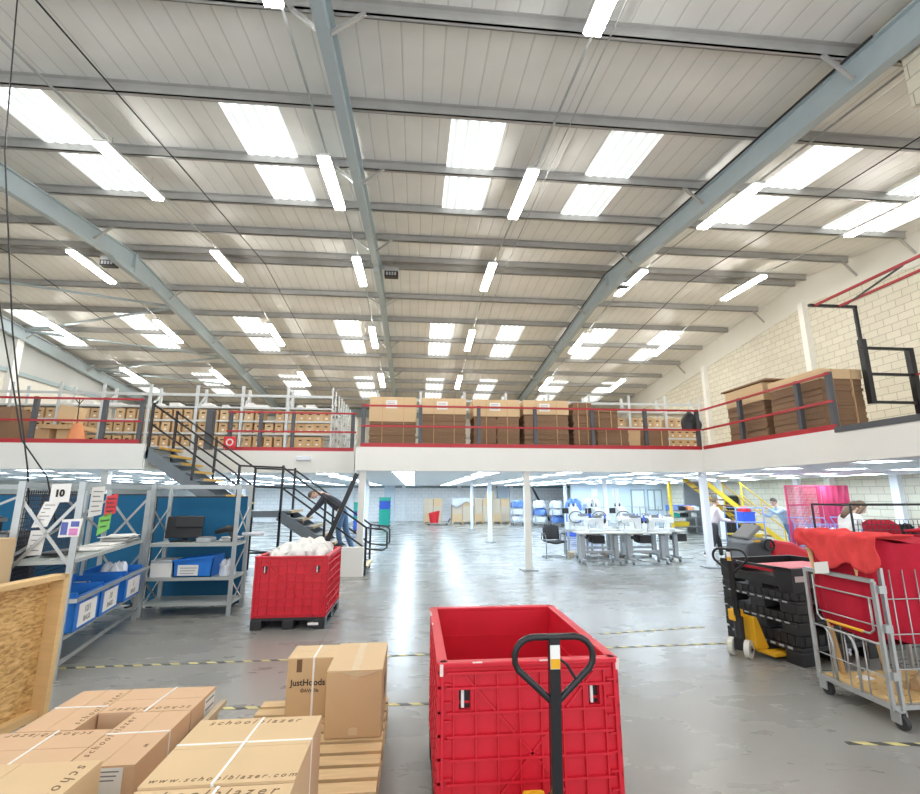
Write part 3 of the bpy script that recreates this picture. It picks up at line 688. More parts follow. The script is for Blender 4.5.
t = thing('carton', 'tilted tan carton propped on other cartons behind the left rail', 'box', (-8.5, 12.35, 3.5), 0)
m = MB(); m.obox((-8.53, 12.5, 3.72), (.42, .35, .42), Matrix.Rotation(.14, 3, 'Y')); m.build('body', C['card2'], t, bevel=.004)
m = MB(); m.obox((-8.53, 12.5, 3.39), (.9, .6, .1), Matrix.Rotation(.03, 3, 'Y')); m.build('tray', C['card'], t)
t = thing('orange_bag', 'orange bag hung on a dark strap inside the left guard rail', 'bag', (-7.8, 11.62, 2.93))
m = MB(); m.grid(lambda u, v: (-7.8+(.05+.17*v**.6)*math.cos(2*math.pi*u)*(1+.15*math.sin(6*math.pi*u)), 11.66+(.02+.08*v**.6)*math.sin(2*math.pi*u), 3.42-.48*v), 20, 8); m.ball((-7.8, 11.66, 2.95), (.22, .1, .02)); m.build('body', C['orange'], t, smooth=True)
m = MB(); m.tube([(-7.8, 11.6, 3.95), (-7.8, 11.64, 3.4)], .012, 6); m.tube([(-7.88, 11.6, 3.95), (-7.8, 11.62, 3.85), (-7.72, 11.6, 3.95)], .012, 6); m.build('hook_strap', C['cloudy'], t)
# pallet loads of boxes along the wing
flat_stack('pallet_load', 'brown strapped load on the side wing nearest the gate, dark end', 7.62, 8.5, 8.1, 9.45, 2.93, 4.15, 3.95)
flat_stack('pallet_load', 'brown strapped load on the side wing with overhanging pale lid', 7.66, 8.4, 9.66, 10.95, 2.93, 4.25, 3.85)
m = MB(); m.box(7.62, 9.5, 4.262, 8.5, 11.05, 4.3); tag(m.build('card_sheet', C['card3']), 'dark card sheet lying over the pale lid on the side wing', 'card sheet')
# ================================================================ PEOPLE
def skin_mesh(chains, sub=2):
    """chains: list of [(point, radius)...]; the first starts at the pelvis. Returns an evaluated skinned mesh."""
    vs, es, rs = [], [], []; key = {}
    for ch in chains:
        prev = None
        for p, r in ch:
            k = tuple(round(c, 4) for c in p)
            if k not in key: key[k] = len(vs); vs.append(p); rs.append(r)
            i = key[k]
            if prev is not None and prev != i: es.append((prev, i))
            prev = i
    me = bpy.data.meshes.new('s'); me.from_pydata(vs, es, []); o = bpy.data.objects.new('s', me); COL.objects.link(o)
    md = o.modifiers.new('skin', 'SKIN'); md.use_smooth_shade = True
    for i, sv in enumerate(me.skin_vertices[0].data):
        r = rs[i]; sv.radius = r if isinstance(r, tuple) else (r, r); sv.use_root = (i == 0)
    s2 = o.modifiers.new('sub', 'SUBSURF'); s2.levels = sub; s2.render_levels = sub
    bpy.context.view_layer.update()
    e = o.evaluated_get(bpy.context.evaluated_depsgraph_get())
    r = bpy.data.meshes.new_from_object(e); bpy.data.objects.remove(o)
    return [tuple(v.co) for v in r.vertices], [tuple(p.vertices) for p in r.polygons]
def lerp(a, b, f): return tuple(a[i]+(b[i]-a[i])*f for i in range(3))
def person(label, J, face, top, legs, hair, shoe, hairlong=False, sleeves='long', h=1.0):
    """J: joint dict in world metres; face: direction the face looks"""
    base_ = J['base']; t = thing('person', label, 'person', base_)
    V = {k: Vector(v) for k, v in J.items()}
    f = Vector(face).normalized(); up = (V['head']-V['neck']).normalized(); side = f.cross(up).normalized(); f = up.cross(side).normalized()
    arm = lambda s: [(tuple(V['chest']), .09*h), (tuple(V['sh'+s]), .05*h), (tuple(V['el'+s]), .042*h), (tuple(V['wr'+s]), .03*h)]
    leg = lambda s: [(tuple(V['pelvis']), .12*h), (tuple(V['hip'+s]), .085*h), (tuple(V['kn'+s]), .06*h), (tuple(V['an'+s]), .042*h)]
    trunk = [(tuple(V['pelvis']), .09*h), (lerp(V['pelvis'], V['chest'], .5), .085*h), (tuple(V['chest']), .095*h), (tuple(V['neck']), .055*h), (lerp(V['neck'], V['head'], .35), .05*h)]
    m = MB(); m.add(*skin_mesh([trunk, arm('L'), arm('R'), leg('L'), leg('R')]))
    # head with nose, ears, chin
    H = V['head']; R = Matrix((side, f, up)).transposed()
    hm = MB(); hm.ball((0, 0, 0), (.074*h, .092*h, .115*h), 16, 12)
    hm.v = [(x*(1-.25*max(0, -z/.115)), y+(.012 if z < -.05 and y > 0 else 0), z) for x, y, z in hm.v]
    hm.ball((0, .098*h, -.012*h), (.013*h, .02*h, .024*h), 8, 6)
    for s_ in (-1, 1): hm.ball((s_*.076*h, -.005, -.005), (.01, .02, .03), 8, 6)
    m.add([tuple(H+R @ Vector(p)) for p in hm.v], hm.f)
    # hands: palm, four fingers, thumb
    for s_ in ('L', 'R'):
        w = V['wr'+s_]; d = (w-V['el'+s_]).normalized(); sd = d.cross(Vector((0, 0, 1))); sd = sd.normalized() if sd.length > .1 else Vector((0, 1, 0)); nr = sd.cross(d)
        rot = Matrix((sd, d, nr)).transposed(); m.obox(w+d*.045, (.075*h, .09*h, .03*h), rot)
        for k in range(4):
            a = w+d*.088+sd*(-.028+.019*k); L = (.065, .075, .07, .055)[k]; m.tube([a, a+d*L*.5-nr*.008, a+d*L*.8-nr*.035], [.009, .0085, .007], 6)
        a = w+d*.03+sd*.036; m.tube([a, a+d*.03+sd*.025, a+d*.06+sd*.03-nr*.01], [.012, .01, .008], 6)
    m.build('body', C['skin'], t, smooth=True)
    # eyes and mouth
    e = MB()
    for s_ in (-1, 1): e.ball(H+R @ Vector((s_*.03*h, .083*h, .012*h)), .009*h, 8, 6)
    e.build('eyes', C['blackink'], t)
    e = MB(); e.obox(H+R @ Vector((0, .094*h, -.058*h)), (.04, .006, .008), R); e.build('mouth', C['redcloth'], t)
    # clothes
    sl = arm if sleeves == 'long' else None
    def cl(ch, k): return [(p, r+k) for p, r in ch]
    if sleeves == 'long': A = [cl(arm('L'), .016), cl(arm('R'), .016)]
    else: A = [cl(arm(s_)[:2], .022)+[(lerp(V['sh'+s_], V['el'+s_], .75), .058*h)] for s_ in ('L', 'R')]
    m = MB(); m.add(*skin_mesh([cl(trunk[:4], .055)[:3]+[(lerp(V['chest'], V['neck'], .8), .07*h)]]+A)); m.build('top', top, t, smooth=True)
    m = MB(); m.add(*skin_mesh([[(lerp(V['pelvis'], V['chest'], .25), .125*h), (tuple(V['pelvis']), .14*h)], cl(leg('L'), .016), cl(leg('R'), .016)])); m.build('trousers', legs, t, smooth=True)
    for s_ in ('L', 'R'):
        a = V['an'+s_]; fd = Vector(J.get('ft'+s_, (f.x, f.y, 0))).normalized(); rot = Matrix((Vector((0, 0, 1)).cross(fd)*-1, fd, Vector((0, 0, 1)))).transposed()
        k = MB(); k.ball((0, .06, -.035), (.05, .14, .05), 12, 8); k.v = [(x, y, max(z, -.075)) for x, y, z in k.v]
        k.v = [tuple(a+rot @ Vector(p)) for p in k.v]; k.build('shoe', shoe, t, smooth=True)
    k = MB(); k.ball((0, -.014, .02), (.084*h, .1*h, .112*h), 16, 10)
    k.v = [(x, min(y, .06+.3*max(0, z-.06)) if z < .09 else y, max(z, -.05 if y < .02 else .045)) for x, y, z in k.v]
    if hairlong: k.tube([(0, -.07, .02), (0, -.1, -.1), (.02, -.09, -.25), (.02, -.07, -.36)], [.07, .075, .06, .03], 10); [k.tube([(s_*.07, .02, .05), (s_*.09, .03, -.1), (s_*.085, .04, -.26)], [.03, .035, .015], 8) for s_ in (-1, 1)]
    k.v = [tuple(H+R @ Vector(p)) for p in k.v]; k.build('hair', hair, t, smooth=True)
    return t
# man bent over the lower stair flight
person('man in a charcoal top and jeans bending over the lower stair flight',
  dict(base=(-1.75, 12.0, .55), pelvis=(-1.74, 12.0, 1.42), chest=(-2.1, 11.98, 1.76), neck=(-2.3, 11.97, 1.82), head=(-2.44, 11.96, 1.78),
       shL=(-2.15, 11.78, 1.74), elL=(-2.32, 11.74, 1.48), wrL=(-2.52, 11.76, 1.26), shR=(-2.15, 12.18, 1.74), elR=(-2.35, 12.22, 1.5), wrR=(-2.56, 12.2, 1.3),
       hipL=(-1.74, 11.9, 1.36), knL=(-1.8, 11.88, .98), anL=(-1.74, 11.88, .62), hipR=(-1.72, 12.1, 1.36), knR=(-1.64, 12.12, .9), anR=(-1.45, 12.14, .44), ftL=(-1, 0, 0), ftR=(-1, 0, 0)),
  (-.55, -.35, -.75), C['slate'], C['jeans'], C['grayhair'], C['black'])
person('woman in a dusty pink top and dark trousers pushing the blue cart',
  dict(base=(8.4, 13.2, 0), pelvis=(8.42, 13.2, .93), chest=(8.5, 13.2, 1.3), neck=(8.53, 13.2, 1.46), head=(8.57, 13.2, 1.6),
       shL=(8.52, 13.38, 1.38), elL=(8.6, 13.4, 1.12), wrL=(8.85, 13.36, 1.06), shR=(8.5, 13.02, 1.38), elR=(8.58, 13.0, 1.1), wrR=(8.84, 13.0, 1.06),
       hipL=(8.42, 13.3, .88), knL=(8.62, 13.3, .5), anL=(8.66, 13.3, .09), hipR=(8.42, 13.1, .88), knR=(8.36, 13.1, .48), anR=(8.04, 13.1, .14), ftL=(1, 0, 0), ftR=(1, 0, -.3)),
  (1, 0, -.05), C['dusty'], C['black'], C['hairb'], C['paper'])
person('person in a pale denim jacket and jeans leaning towards the blue cart',
  dict(base=(11.3, 14.0, 0), pelvis=(11.38, 14.0, .92), chest=(11.15, 14.0, 1.28), neck=(11.05, 14.0, 1.44), head=(10.98, 14.0, 1.56),
       shL=(11.12, 13.82, 1.36), elL=(10.85, 13.78, 1.22), wrL=(10.62, 13.8, 1.36), shR=(11.15, 14.18, 1.36), elR=(10.95, 14.2, 1.12), wrR=(10.72, 14.15, 1.2),
       hipL=(11.38, 13.9, .87), knL=(11.3, 13.88, .48), anL=(11.42, 13.88, .09), hipR=(11.38, 14.1, .87), knR=(11.55, 14.12, .48), anR=(11.75, 14.12, .12), ftL=(-1, 0, 0), ftR=(-1, 0, 0)),
  (-1, -.1, -.15), C['denim'], C['jeans'], C['hair'], C['black'])
person('long-haired woman in a white top stooping behind the black mesh cage',
  dict(base=(7.930, 8.3, 0), pelvis=(7.830, 8.3, .92), chest=(7.930, 8.28, 1.3), neck=(8.030, 8.27, 1.46), head=(8.140, 8.24, 1.56),
       shL=(7.960, 8.45, 1.38), elL=(8.100, 8.47, 1.14), wrL=(8.330, 8.4, 1.05), shR=(7.940, 8.1, 1.38), elR=(8.080, 8.06, 1.14), wrR=(8.300, 8.1, 1.05),
       hipL=(7.830, 8.4, .87), knL=(7.880, 8.4, .48), anL=(7.850, 8.4, .09), hipR=(7.830, 8.2, .87), knR=(7.860, 8.2, .48), anR=(7.820, 8.2, .09), ftL=(1, 0, 0), ftR=(1, 0, 0)),
  (.8, -.45, -.5), C['whitecloth'], C['black'], C['hairb'], C['black'], hairlong=True)

# ================================================================ UNDER THE DECK
# visitor chair
t = thing('visitor_chair', 'black cantilever visitor chair with armrests beside the worktables', 'chair', (4.0, 13.95, 0))
m = MB(); m.grid(lambda u, v: (3.76+.5*u, 13.72+.44*v, .45+.02*math.cos(u*math.pi*2)), 8, 6); m.build('seat', C['black'], t, smooth=True, solid=.06)
m = MB(); m.grid(lambda u, v: (3.77+.48*u, 14.18+.05*v+.03*math.cos((u-.5)*math.pi), .5+.4*v-.06*v*v*(2*u-1)**4), 10, 8); m.build('backrest', C['black'], t, smooth=True, solid=.04)
for x in (3.72, 4.3):
    m = MB(); m.tube([(x, 14.22, .03), (x, 13.7, .03), (x, 13.7, .42), (x, 13.74, .63), (x, 13.82, .66), (x, 14.18, .66), (x, 14.22, .5)], .014, 8); m.build('frame', C['greyplastic'], t, smooth=True)
    m = MB(); m.box(x-.025, 13.78, .66, x+.025, 14.12, .69); m.build('armrest', C['black'], t, bevel=.008)
m = MB(); m.tube([(3.72, 14.22, .03), (4.3, 14.22, .03)], .014, 8); m.build('rear_bar', C['greyplastic'], t)
# wheeled worktables with sewing heads
def worktable(label, x0, x1, y0, y1):
    t = thing('worktable', label, 'table', ((x0+x1)/2, (y0+y1)/2, 0), 0, 'wheeled sewing tables')
    m = MB(); m.box(x0, y0, .78, x1, y1, .82); m.build('tabletop', C['tabletop'], t, bevel=.006)
    for x in (x0+.14, x1-.14):
        m = MB(); m.box(x-.05, (y0+y1)/2-.06, .14, x+.05, (y0+y1)/2+.06, .78); m.build('pillar_leg', C['midgrey'], t)
        for z_ in (.1, .73): m = MB(); m.box(x-.035, y0+.05, z_, x+.035, y1-.04, z_+.05); m.build('foot_bar' if z_ < .5 else 'top_bracket', C['midgrey'], t)
        for y in (y0+.08, y1-.06):
            m = MB(); m.cyl((x-.015, y, .05), (x+.015, y, .05), .05, 14); w = m.build('caster', C['greyplastic'], t, smooth=False)
            k = MB(); k.box(x-.025, y-.015, .05, x+.025, y+.015, .105); k.build('fork', C['zinc'], w)
    m = MB(); m.box(x0+.14, (y0+y1)/2-.02, .28, x1-.14, (y0+y1)/2+.02, .34); m.build('stretcher', C['midgrey'], t)
    m = MB(); m.box(x0+.45, y0+.25, .52, x0+.75, y0+.5, .72); m.cyl((x0+.42, y0+.37, .62), (x0+.35, y0+.37, .62), .07, 14); m.build('motor', C['black'], t)
    m = MB(); m.box(x0+.4, y0+.1, .08, x0+.8, y0+.4, .11); m.build('treadle', C['zinc'], t)
    return t
TB = [(4.25, 5.45, 12.35, 12.95, 'front row, nearest the chair'), (5.5, 6.7, 12.3, 12.9, 'front row, furthest from the chair'), (4.5, 5.7, 13.3, 13.9, 'back row, nearest the chair'), (5.8, 7.0, 13.35, 13.95, 'back row, middle'), (6.75, 7.3, 12.75, 13.3, 'set sideways at the end of the rows')]
for a, b, c_, d, nmx in TB: worktable('pale wheeled sewing table, ' + nmx, a, b, c_, d)
smp = None
def sewing_machine(x, y, rz_, label):
    global smp
    if smp is not None: return dup(smp, (x, y, .822), label, rz_)
    t = thing('sewing_machine', label, 'sewing machine', (x, y, .822), rz_, 'sewing machines on the tables')
    m = MB(); m.box(-.26, -.09, 0, .24, .09, .07); m.build('bed', C['machine'], t, world=False, bevel=.01)
    m = MB(); m.ext([(.08, -.07, .06), (.22, -.07, .06), (.23, -.07, .36), (-.25, -.07, .34), (-.25, -.07, .2), (-.1, -.07, .25), (.05, -.07, .24)], (0, .14, 0)); m.build('arm', C['machine'], t, world=False, bevel=.02)
    m = MB(); m.cyl((.23, 0, .28), (.29, 0, .28), .075, 18); m.build('handwheel', C['black'], t, world=False)
    m = MB(); m.cyl((-.2, 0, .07), (-.2, 0, .24), .014, 8); m.box(-.215, -.03, .07, -.185, .02, .08); m.build('needle_bar', C['zinc'], t, world=False)
    m = MB(); m.cyl((.3, .14, 0), (.3, .14, .62), .01, 6); m.bar((.12, .14, .62), (.42, .14, .62), .012, .012); m.build('thread_stand', C['zinc'], t, world=False)
    for s_, mt in ((.2, 'white'), (.38, 'bluep')):
        m = MB(); m.cyl((s_, .14, .28), (s_, .14, .42), .045, 12, r2=.02); m.build('thread_cone', C[mt], t, world=False)
    m = MB(); m.box(-.05, -.08, .36, .16, .06, .43); m.build('control_box', C['greyplastic'], t, world=False, bevel=.008)
    smp = t; return t
for i, (x, y, r, nmx) in enumerate([(4.78, 12.66, .15, 'front table nearest the chair'), (5.36, 13.6, 3.3, 'back table nearest the chair'), (4.72, 13.62, .1, 'back table corner by the chair'), (5.78, 12.62, -.1, 'front table furthest from the chair'), (6.44, 12.6, 3.1, 'front table right-hand end'),
        (6.06, 13.65, .1, 'back middle table'), (6.76, 13.65, 3.1, 'back middle table, outer end'), (7.0, 13.0, 1.4, 'sideways end table')]):
    sewing_machine(x, y, r, 'white sewing machine on the ' + nmx)
# tall embroidery heads rising behind
for i, (x, y, hh) in enumerate(((5.55, 14.6, 1.65), (6.35, 14.7, 1.95), (4.85, 14.65, 1.45))):
    t = thing('embroidery_machine', ['mid-height white embroidery machine on a stand behind the tables', 'tallest white embroidery machine with a mast behind the tables', 'shortest white embroidery machine behind the tables'][i], 'embroidery machine', (x, y, 0))
    m = MB(); m.box(x-.28, y-.25, .68, x+.28, y+.25, .75)
    for a in (-.24, .24):
        for b in (-.2, .2): m.box(x+a-.025, y+b-.025, 0, x+a+.025, y+b+.025, .68)
    m.build('stand', C['midgrey'], t)
    m = MB(); m.box(x-.22, y-.2, .75, x+.22, y+.2, .95); m.ext([(x-.12, y-.28, 1.0), (x-.12, y+.2, .95), (x-.12, y+.2, 1.38), (x-.12, y-.1, 1.42), (x-.12, y-.3, 1.3)], (.24, 0, 0)); m.build('head', C['machine'], t, bevel=.015)
    m = MB(); m.bar((x+.02, y+.1, 1.35), (x-.06, y+.05, hh), .1, .06); m.build('mast', C['machine'], t)
    m = MB(); m.tube([(x+.22*math.cos(a/12*math.pi*2), y-.3, 1.12+.17*math.sin(a/12*math.pi*2)) for a in range(12)], .014, 6, closed=True); m.build('hoop', C['black'], t)
    m = MB(); m.obox((x-.3, y-.2, 1.3), (.22, .05, .16), Matrix.Rotation(.4, 3, 'Z')); m.build('control_screen', C['black'], t, bevel=.01)
    for k in range(4):
        m = MB(); m.cyl((x-.1+.07*k, y+.05, 1.42), (x-.1+.07*k, y+.05, 1.52), .028, 10, r2=.012); m.build('thread_cone', C['white' if k % 2 else 'black'], t)
# low pallets below the tables
def slat_pallet(label, x0, x1, y0, y1, mat, z=0, along='x', nb=7, name='pallet', group=None):
    """boards run along x; three bearers run along y"""
    t = thing(name, label, 'pallet', ((x0+x1)/2, (y0+y1)/2, z), 0, group)
    w = (y1-y0); bw = w/nb*.76
    for k in range(nb):
        c = y0+bw/2+(w-bw)*k/(nb-1); m = MB(); m.box(x0, c-bw/2, z+.122, x1, c+bw/2, z+.144); m.build('deck_board', mat, t)
    for x in (x0+.05, (x0+x1)/2, x1-.05):
        m = MB(); m.box(x-.05, y0, z+.1, x+.05, y1, z+.122); m.box(x-.05, y0, z, x+.05, y1, z+.022); m.build('bearer', mat, t)
        for y in (y0+.07, (y0+y1)/2, y1-.07):
            m = MB(); m.box(x-.05, y-.07, z+.022, x+.05, y+.07, z+.1); m.build('block', mat, t)
    return t
slat_pallet('empty wooden pallet on the floor between chair and sewing tables', 4.5, 5.3, 13.95, 14.35, C['pallet'], nb=4)
slat_pallet('wooden pallet lying under the back sewing tables', 5.5, 6.9, 14.02, 14.35, C['pallet'], nb=3)
# far stock along the back wall
def carton_pallet(label, x0, x1, y0, y1, cols, tops, group, hgt=.47):
    pl = slat_pallet('wooden pallet under the ' + label, x0, x1, y0, y1, C['palletnew'], nb=5)
    w = (x1-x0)/cols
    for c_ in range(cols):
        for k in range(tops[c_]):
            simple_box('stock_carton', 'brown stock carton, %s column, %s layer up, on the %s' % (ORD[c_], ORD[k], label), x0+w*c_+.01, x0+w*(c_+1)-.01, y0+.03, y1-.03, .145+hgt*k, .143+hgt*(k+1), C['stock' if (c_+k) % 3 else 'card2'], 0, 'box', group)
carton_pallet('far pallet standing alone', .55, 1.7, 30.0, 31.0, 2, [3, 3], 'cartons on the lone far pallet', .46)
carton_pallet('far pallet nearest the lone one', 2.3, 3.6, 30.0, 31.0, 2, [3, 3], 'cartons on the far row of pallets', .46)
carton_pallet('middle far pallet', 3.68, 4.75, 30.0, 31.0, 2, [3, 3], 'cartons on the far row of pallets', .46)
carton_pallet('far pallet nearest the polythene', 4.8, 5.9, 30.0, 31.0, 2, [3, 3], 'cartons on the far row of pallets', .46)
simple_box('stock_carton', 'single small carton perched on top of the far pallet row', 4.55, 4.95, 30.2, 30.6, 1.526, 1.95, C['card2'])
m = MB(); m.grid(lambda u, v: (2.25+1.4*u, 29.95-.02*math.sin(9*u), 1.57-.6*v*(.7+.3*math.sin(7*u))), 12, 4); m.grid(lambda u, v: (2.25+1.4*u, 29.95+1.06*v, 1.585+.02*math.sin(9*u)), 8, 3)
tag(m.build('wrap_sheet', C['poly'], smooth=True, solid=.01), 'torn clear wrap over cartons on the far pallet row', 'wrap')
# red tub truck before the lone pallet
t = thing('tub_truck', 'red tub tipped on a hand truck before the lone far pallet', 'tub', (1.15, 28.9, 0))
m = MB(); m.grid(lambda u, v: (1.15+(.24+.1*v)*math.cos(2*math.pi*u), 28.9+(.2+.08*v)*math.sin(2*math.pi*u), .14+.62*v+.08*math.cos(2*math.pi*u)*v), 20, 6); m.ball((1.15, 28.9, .16), (.24, .2, .04)); m.build('tub', C['ext'], t, smooth=True)
m = MB(); m.bar((.8, 28.9, .1), (2.0, 28.9, .14), .5, .04); m.build('truck_bed', C['zinc'], t)
for x in (.85, 1.9):
    m = MB(); m.cyl((x, 28.7, .06), (x, 29.1, .06), .06, 12); m.build('wheel', C['black'], t)
m = MB(); m.bar((1.95, 28.9, .14), (2.1, 28.9, .38), .3, .05); m.build('handle', C['black'], t)
# stacks of coloured tote bins
tote = None
def tote_bin(x, y, z, mat, label):
    t = thing('tote_bin', label, 'bin', (x, y, z), 0, 'coloured tote bins under the deck')
    m = MB(); w, d, h = .3, .28, .2
    m.ext([(-w*.9, -d, 0), (w*.9, -d, 0), (w, -d, h), (-w, -d, h)], (0, .02, 0)); m.ext([(-w*.9, d-.02, 0), (w*.9, d-.02, 0), (w, d-.02, h), (-w, d-.02, h)], (0, .02, 0))
    m.ext([(-w*.9, -d, 0), (-w, -d, h), (-w+.02, -d, h), (-w*.9+.02, -d, 0)], (0, 2*d, 0)); m.ext([(w*.9, -d, 0), (w, -d, h), (w-.02, -d, h), (w*.9-.02, -d, 0)], (0, 2*d, 0)); m.box(-w*.9, -d, 0, w*.9, d, .015)
    m.build('body', mat, t, world=False)
    m = MB(); m.box(-w-.015, -d-.015, h-.03, w+.015, -d, h); m.box(-w-.015, d, h-.03, w+.015, d+.015, h); m.box(-w-.015, -d, h-.03, -w, d, h); m.box(w, -d, h-.03, w+.015, d, h); m.build('rim', mat, t, world=False)
for (x, y, cols, nm_) in ((-1.62, 26.8, ['teal2', 'teal2', 'teal2', 'teal2', 'bluep', 'bluep', 'teal2'], 'second stack from the stair'), (-2.55, 23.5, ['bluep', 'bluep', 'teal2', 'bluep', 'teal2', 'teal2'], 'stack nearest the stair'), (-2.95, 26.9, ['bluep', 'bluep', 'bluep', 'teal2', 'teal2'], 'stack half hidden by the column')):
    t = thing('wheeled_dolly', 'dark wheeled dolly under the %s' % nm_, 'dolly', (x, y, 0)); m = MB(); m.box(x-.32, y-.3, .1, x+.32, y+.3, .15); m.build('deck', C['black'], t)
    for a in (-.24, .24):
        for b in (-.22, .22): k = MB(); k.cyl((x+a-.02, y+b, .05), (x+a+.02, y+b, .05), .05, 10); k.build('caster', C['rubber'], t)
    for k, cn in enumerate(cols): tote_bin(x, y, .152+.212*k, C[cn], '%s tote bin, %s up in the %s' % ('green' if cn == 'teal2' else 'blue', ORD[k], nm_))
# polythene-wrapped trolleys
def heap(nx, ny, nz, rx, ry, h, mat, name, label, cat, seed=1, parent=None, amp=.25, n=20, z0=0):
    rr = random.Random(seed); ph = [rr.uniform(0, 6.28) for _ in range(8)]
    def f(u, v):
        a = 2*math.pi*u; q = v; r = math.sin(q*math.pi/2)**.6
        w = 1+amp*(math.sin(3*a+ph[0]+4*q)*.4+math.sin(7*a+ph[1]-6*q)*.3+math.sin(11*a+ph[2]+9*q)*.2)
        return (nx+rx*r*math.cos(a)*w, ny+ry*r*math.sin(a)*w, nz+h*(math.cos(q*math.pi/2)**.5)*(1+amp*.6*math.sin(5*a+ph[3])*math.sin(q*6)))
    m = MB(); m.grid(f, n*2, n//2); o = m.build(name, mat, parent, smooth=True)
    if parent is None: tag(o, label, cat)
    return o
for i, (x, y, lab) in enumerate(((6.1, 28.6, 'polythene-wrapped trolley beside the far pallet row'), (7.3, 28.0, 'polythene-wrapped trolley behind the front column'), (8.2, 27.6, 'polythene-wrapped trolley nearest the blue bags'))):
    t = thing('wrapped_trolley', lab, 'trolley', (x, y, 0))
    m = MB()
    for a in (-.35, .35):
        for b in (-.25, .25): m.bar((x+a, y+b, .12), (x+a, y+b, 1.45), .03, .03, up=(1, 0, 0))
    m.box(x-.38, y-.28, .12, x+.38, y+.28, .16); m.build('frame', C['zinc'], t)
    for a in (-.32, .32):
        for b in (-.22, .22): k = MB(); k.cyl((x+a-.02, y+b, .06), (x+a+.02, y+b, .06), .06, 10); k.build('caster', C['rubber'], t)
    for k, z in enumerate((.2, .62, 1.02)): heap(x, y, z, .4, .3, .38, C[('poly', 'poly', 'bluew')[(k+i) % 3]], 'bundle', '', '', k+i*3, t, .3, 12)
# blue bags heaped before the partition
for i, (x, y, z, mt) in enumerate(((7.0, 21.0, .0, 'bluep'), (7.82, 21.0, .0, 'bluew'), (7.0, 21.0, .56, 'bluew'), (7.82, 21.0, .56, 'bluep'), (7.0, 21.0, 1.08, 'bluew'), (7.82, 21.0, 1.08, 'poly'))):
    heap(x, y, z, .36, .34, .56 if z < .3 else .50, C[mt], 'bag', '%s bag in the heap before the pale partition, %s' % ({'bluep': 'strong blue', 'bluew': 'mottled blue', 'poly': 'clear'}[mt], ['at floor near the column', 'at floor, outer side', 'midway near the column', 'midway, outer side', 'topmost near the column', 'topmost, outer side'][i]), 'bag', i+3, None, .2, 14)
m = MB(); m.bar((7.62, 31.2, 2.3), (8.75, 31.2, .1), .1, .12); tag(m.build('leaning_beam', C['blacksteel']), 'dark diagonal prop leaning near the back wall', 'beam')
t = thing('fire_extinguisher', 'red fire extinguisher on the back wall past the dark prop', 'fire extinguisher', (9.5, 32.85, .55))
m = MB(); m.tube([(9.5, 32.85, .9), (9.5, 32.85, 1.3), (9.5, 32.85, 1.36)], [.08, .08, .03], 14); m.build('cylinder', C['ext'], t, smooth=True)
m = MB(); m.box(9.45, 32.8, 1.36, 9.55, 32.87, 1.42); m.tube([(9.5, 32.8, 1.38), (9.6, 32.8, 1.2), (9.59, 32.8, 1.0)], .012, 6); m.build('valve', C['black'], t)
m = MB(); m.box(9.42, 32.93, 1.0, 9.58, 33.0, 1.3); m.build('bracket', C['midgrey'], t)
# bench of parts under the yellow stair
t = thing('parts_bench', 'grey workbench crowded with parts near the yellow stair', 'bench', (12.4, 21.6, 0))
for z in (.3, .72, 1.02):
    m = MB(); m.box(11.7, 21.3, z, 13.2, 21.9, z+.04); m.build('shelf', C['greyplastic'], t)
for x in (11.74, 13.16):
    for y in (21.34, 21.86): m = MB(); m.box(x-.03, y-.03, 0, x+.03, y+.03, 1.02); m.build('leg', C['midgrey'], t)
m = MB(); m.box(11.72, 21.86, 1.06, 13.18, 21.9, 1.3); m.build('back_panel', C['bluew'], t)
m = MB(); m.ext([(11.9, 21.38, .345), (12.5, 21.38, .345), (12.56, 21.38, .56), (11.84, 21.38, .56)], (0, .4, 0)); tag(m.build('yellow_bin', C['safe'], bevel=.02), 'yellow bin on the low shelf of the parts bench', 'bin')
for i, (x, z, mt) in enumerate(((12.0, .76, 'teal2'), (12.4, .76, 'black'), (12.8, .76, 'paper'), (11.95, 1.062, 'paleblue'), (12.3, 1.062, 'black'), (12.65, 1.062, 'orange'), (12.95, 1.062, 'paper'))):
    m = MB(); m.box(x-.13, 21.4, z, x+.13, 21.75, z+.16); m.box(x-.09, 21.45, z+.16, x+.06, 21.7, z+.2); tag(m.build('parts_box', C[mt], bevel=.015), '%s parts box on the %s shelf of the grey bench' % ({'teal2': 'green', 'black': 'black', 'paper': 'white', 'paleblue': 'pale blue', 'orange': 'orange'}[mt], 'middle' if z < 1 else 'top'), 'box')
t = thing('locker', 'tall dark locker below the yellow stair', 'locker', (13.5, 20.0, 0))
m = MB(); m.box(13.0, 19.8, 0, 13.9, 20.3, 1.75); m.build('body', C['greyplastic'], t)
for x in (13.02, 13.47): m = MB(); m.box(x, 19.77, .05, x+.42, 19.8, 1.7); d_ = m.build('door', C['black'], t); m = MB(); m.box(x+.36, 19.74, .85, x+.38, 19.77, 1.0); m.build('handle', C['zinc'], d_)
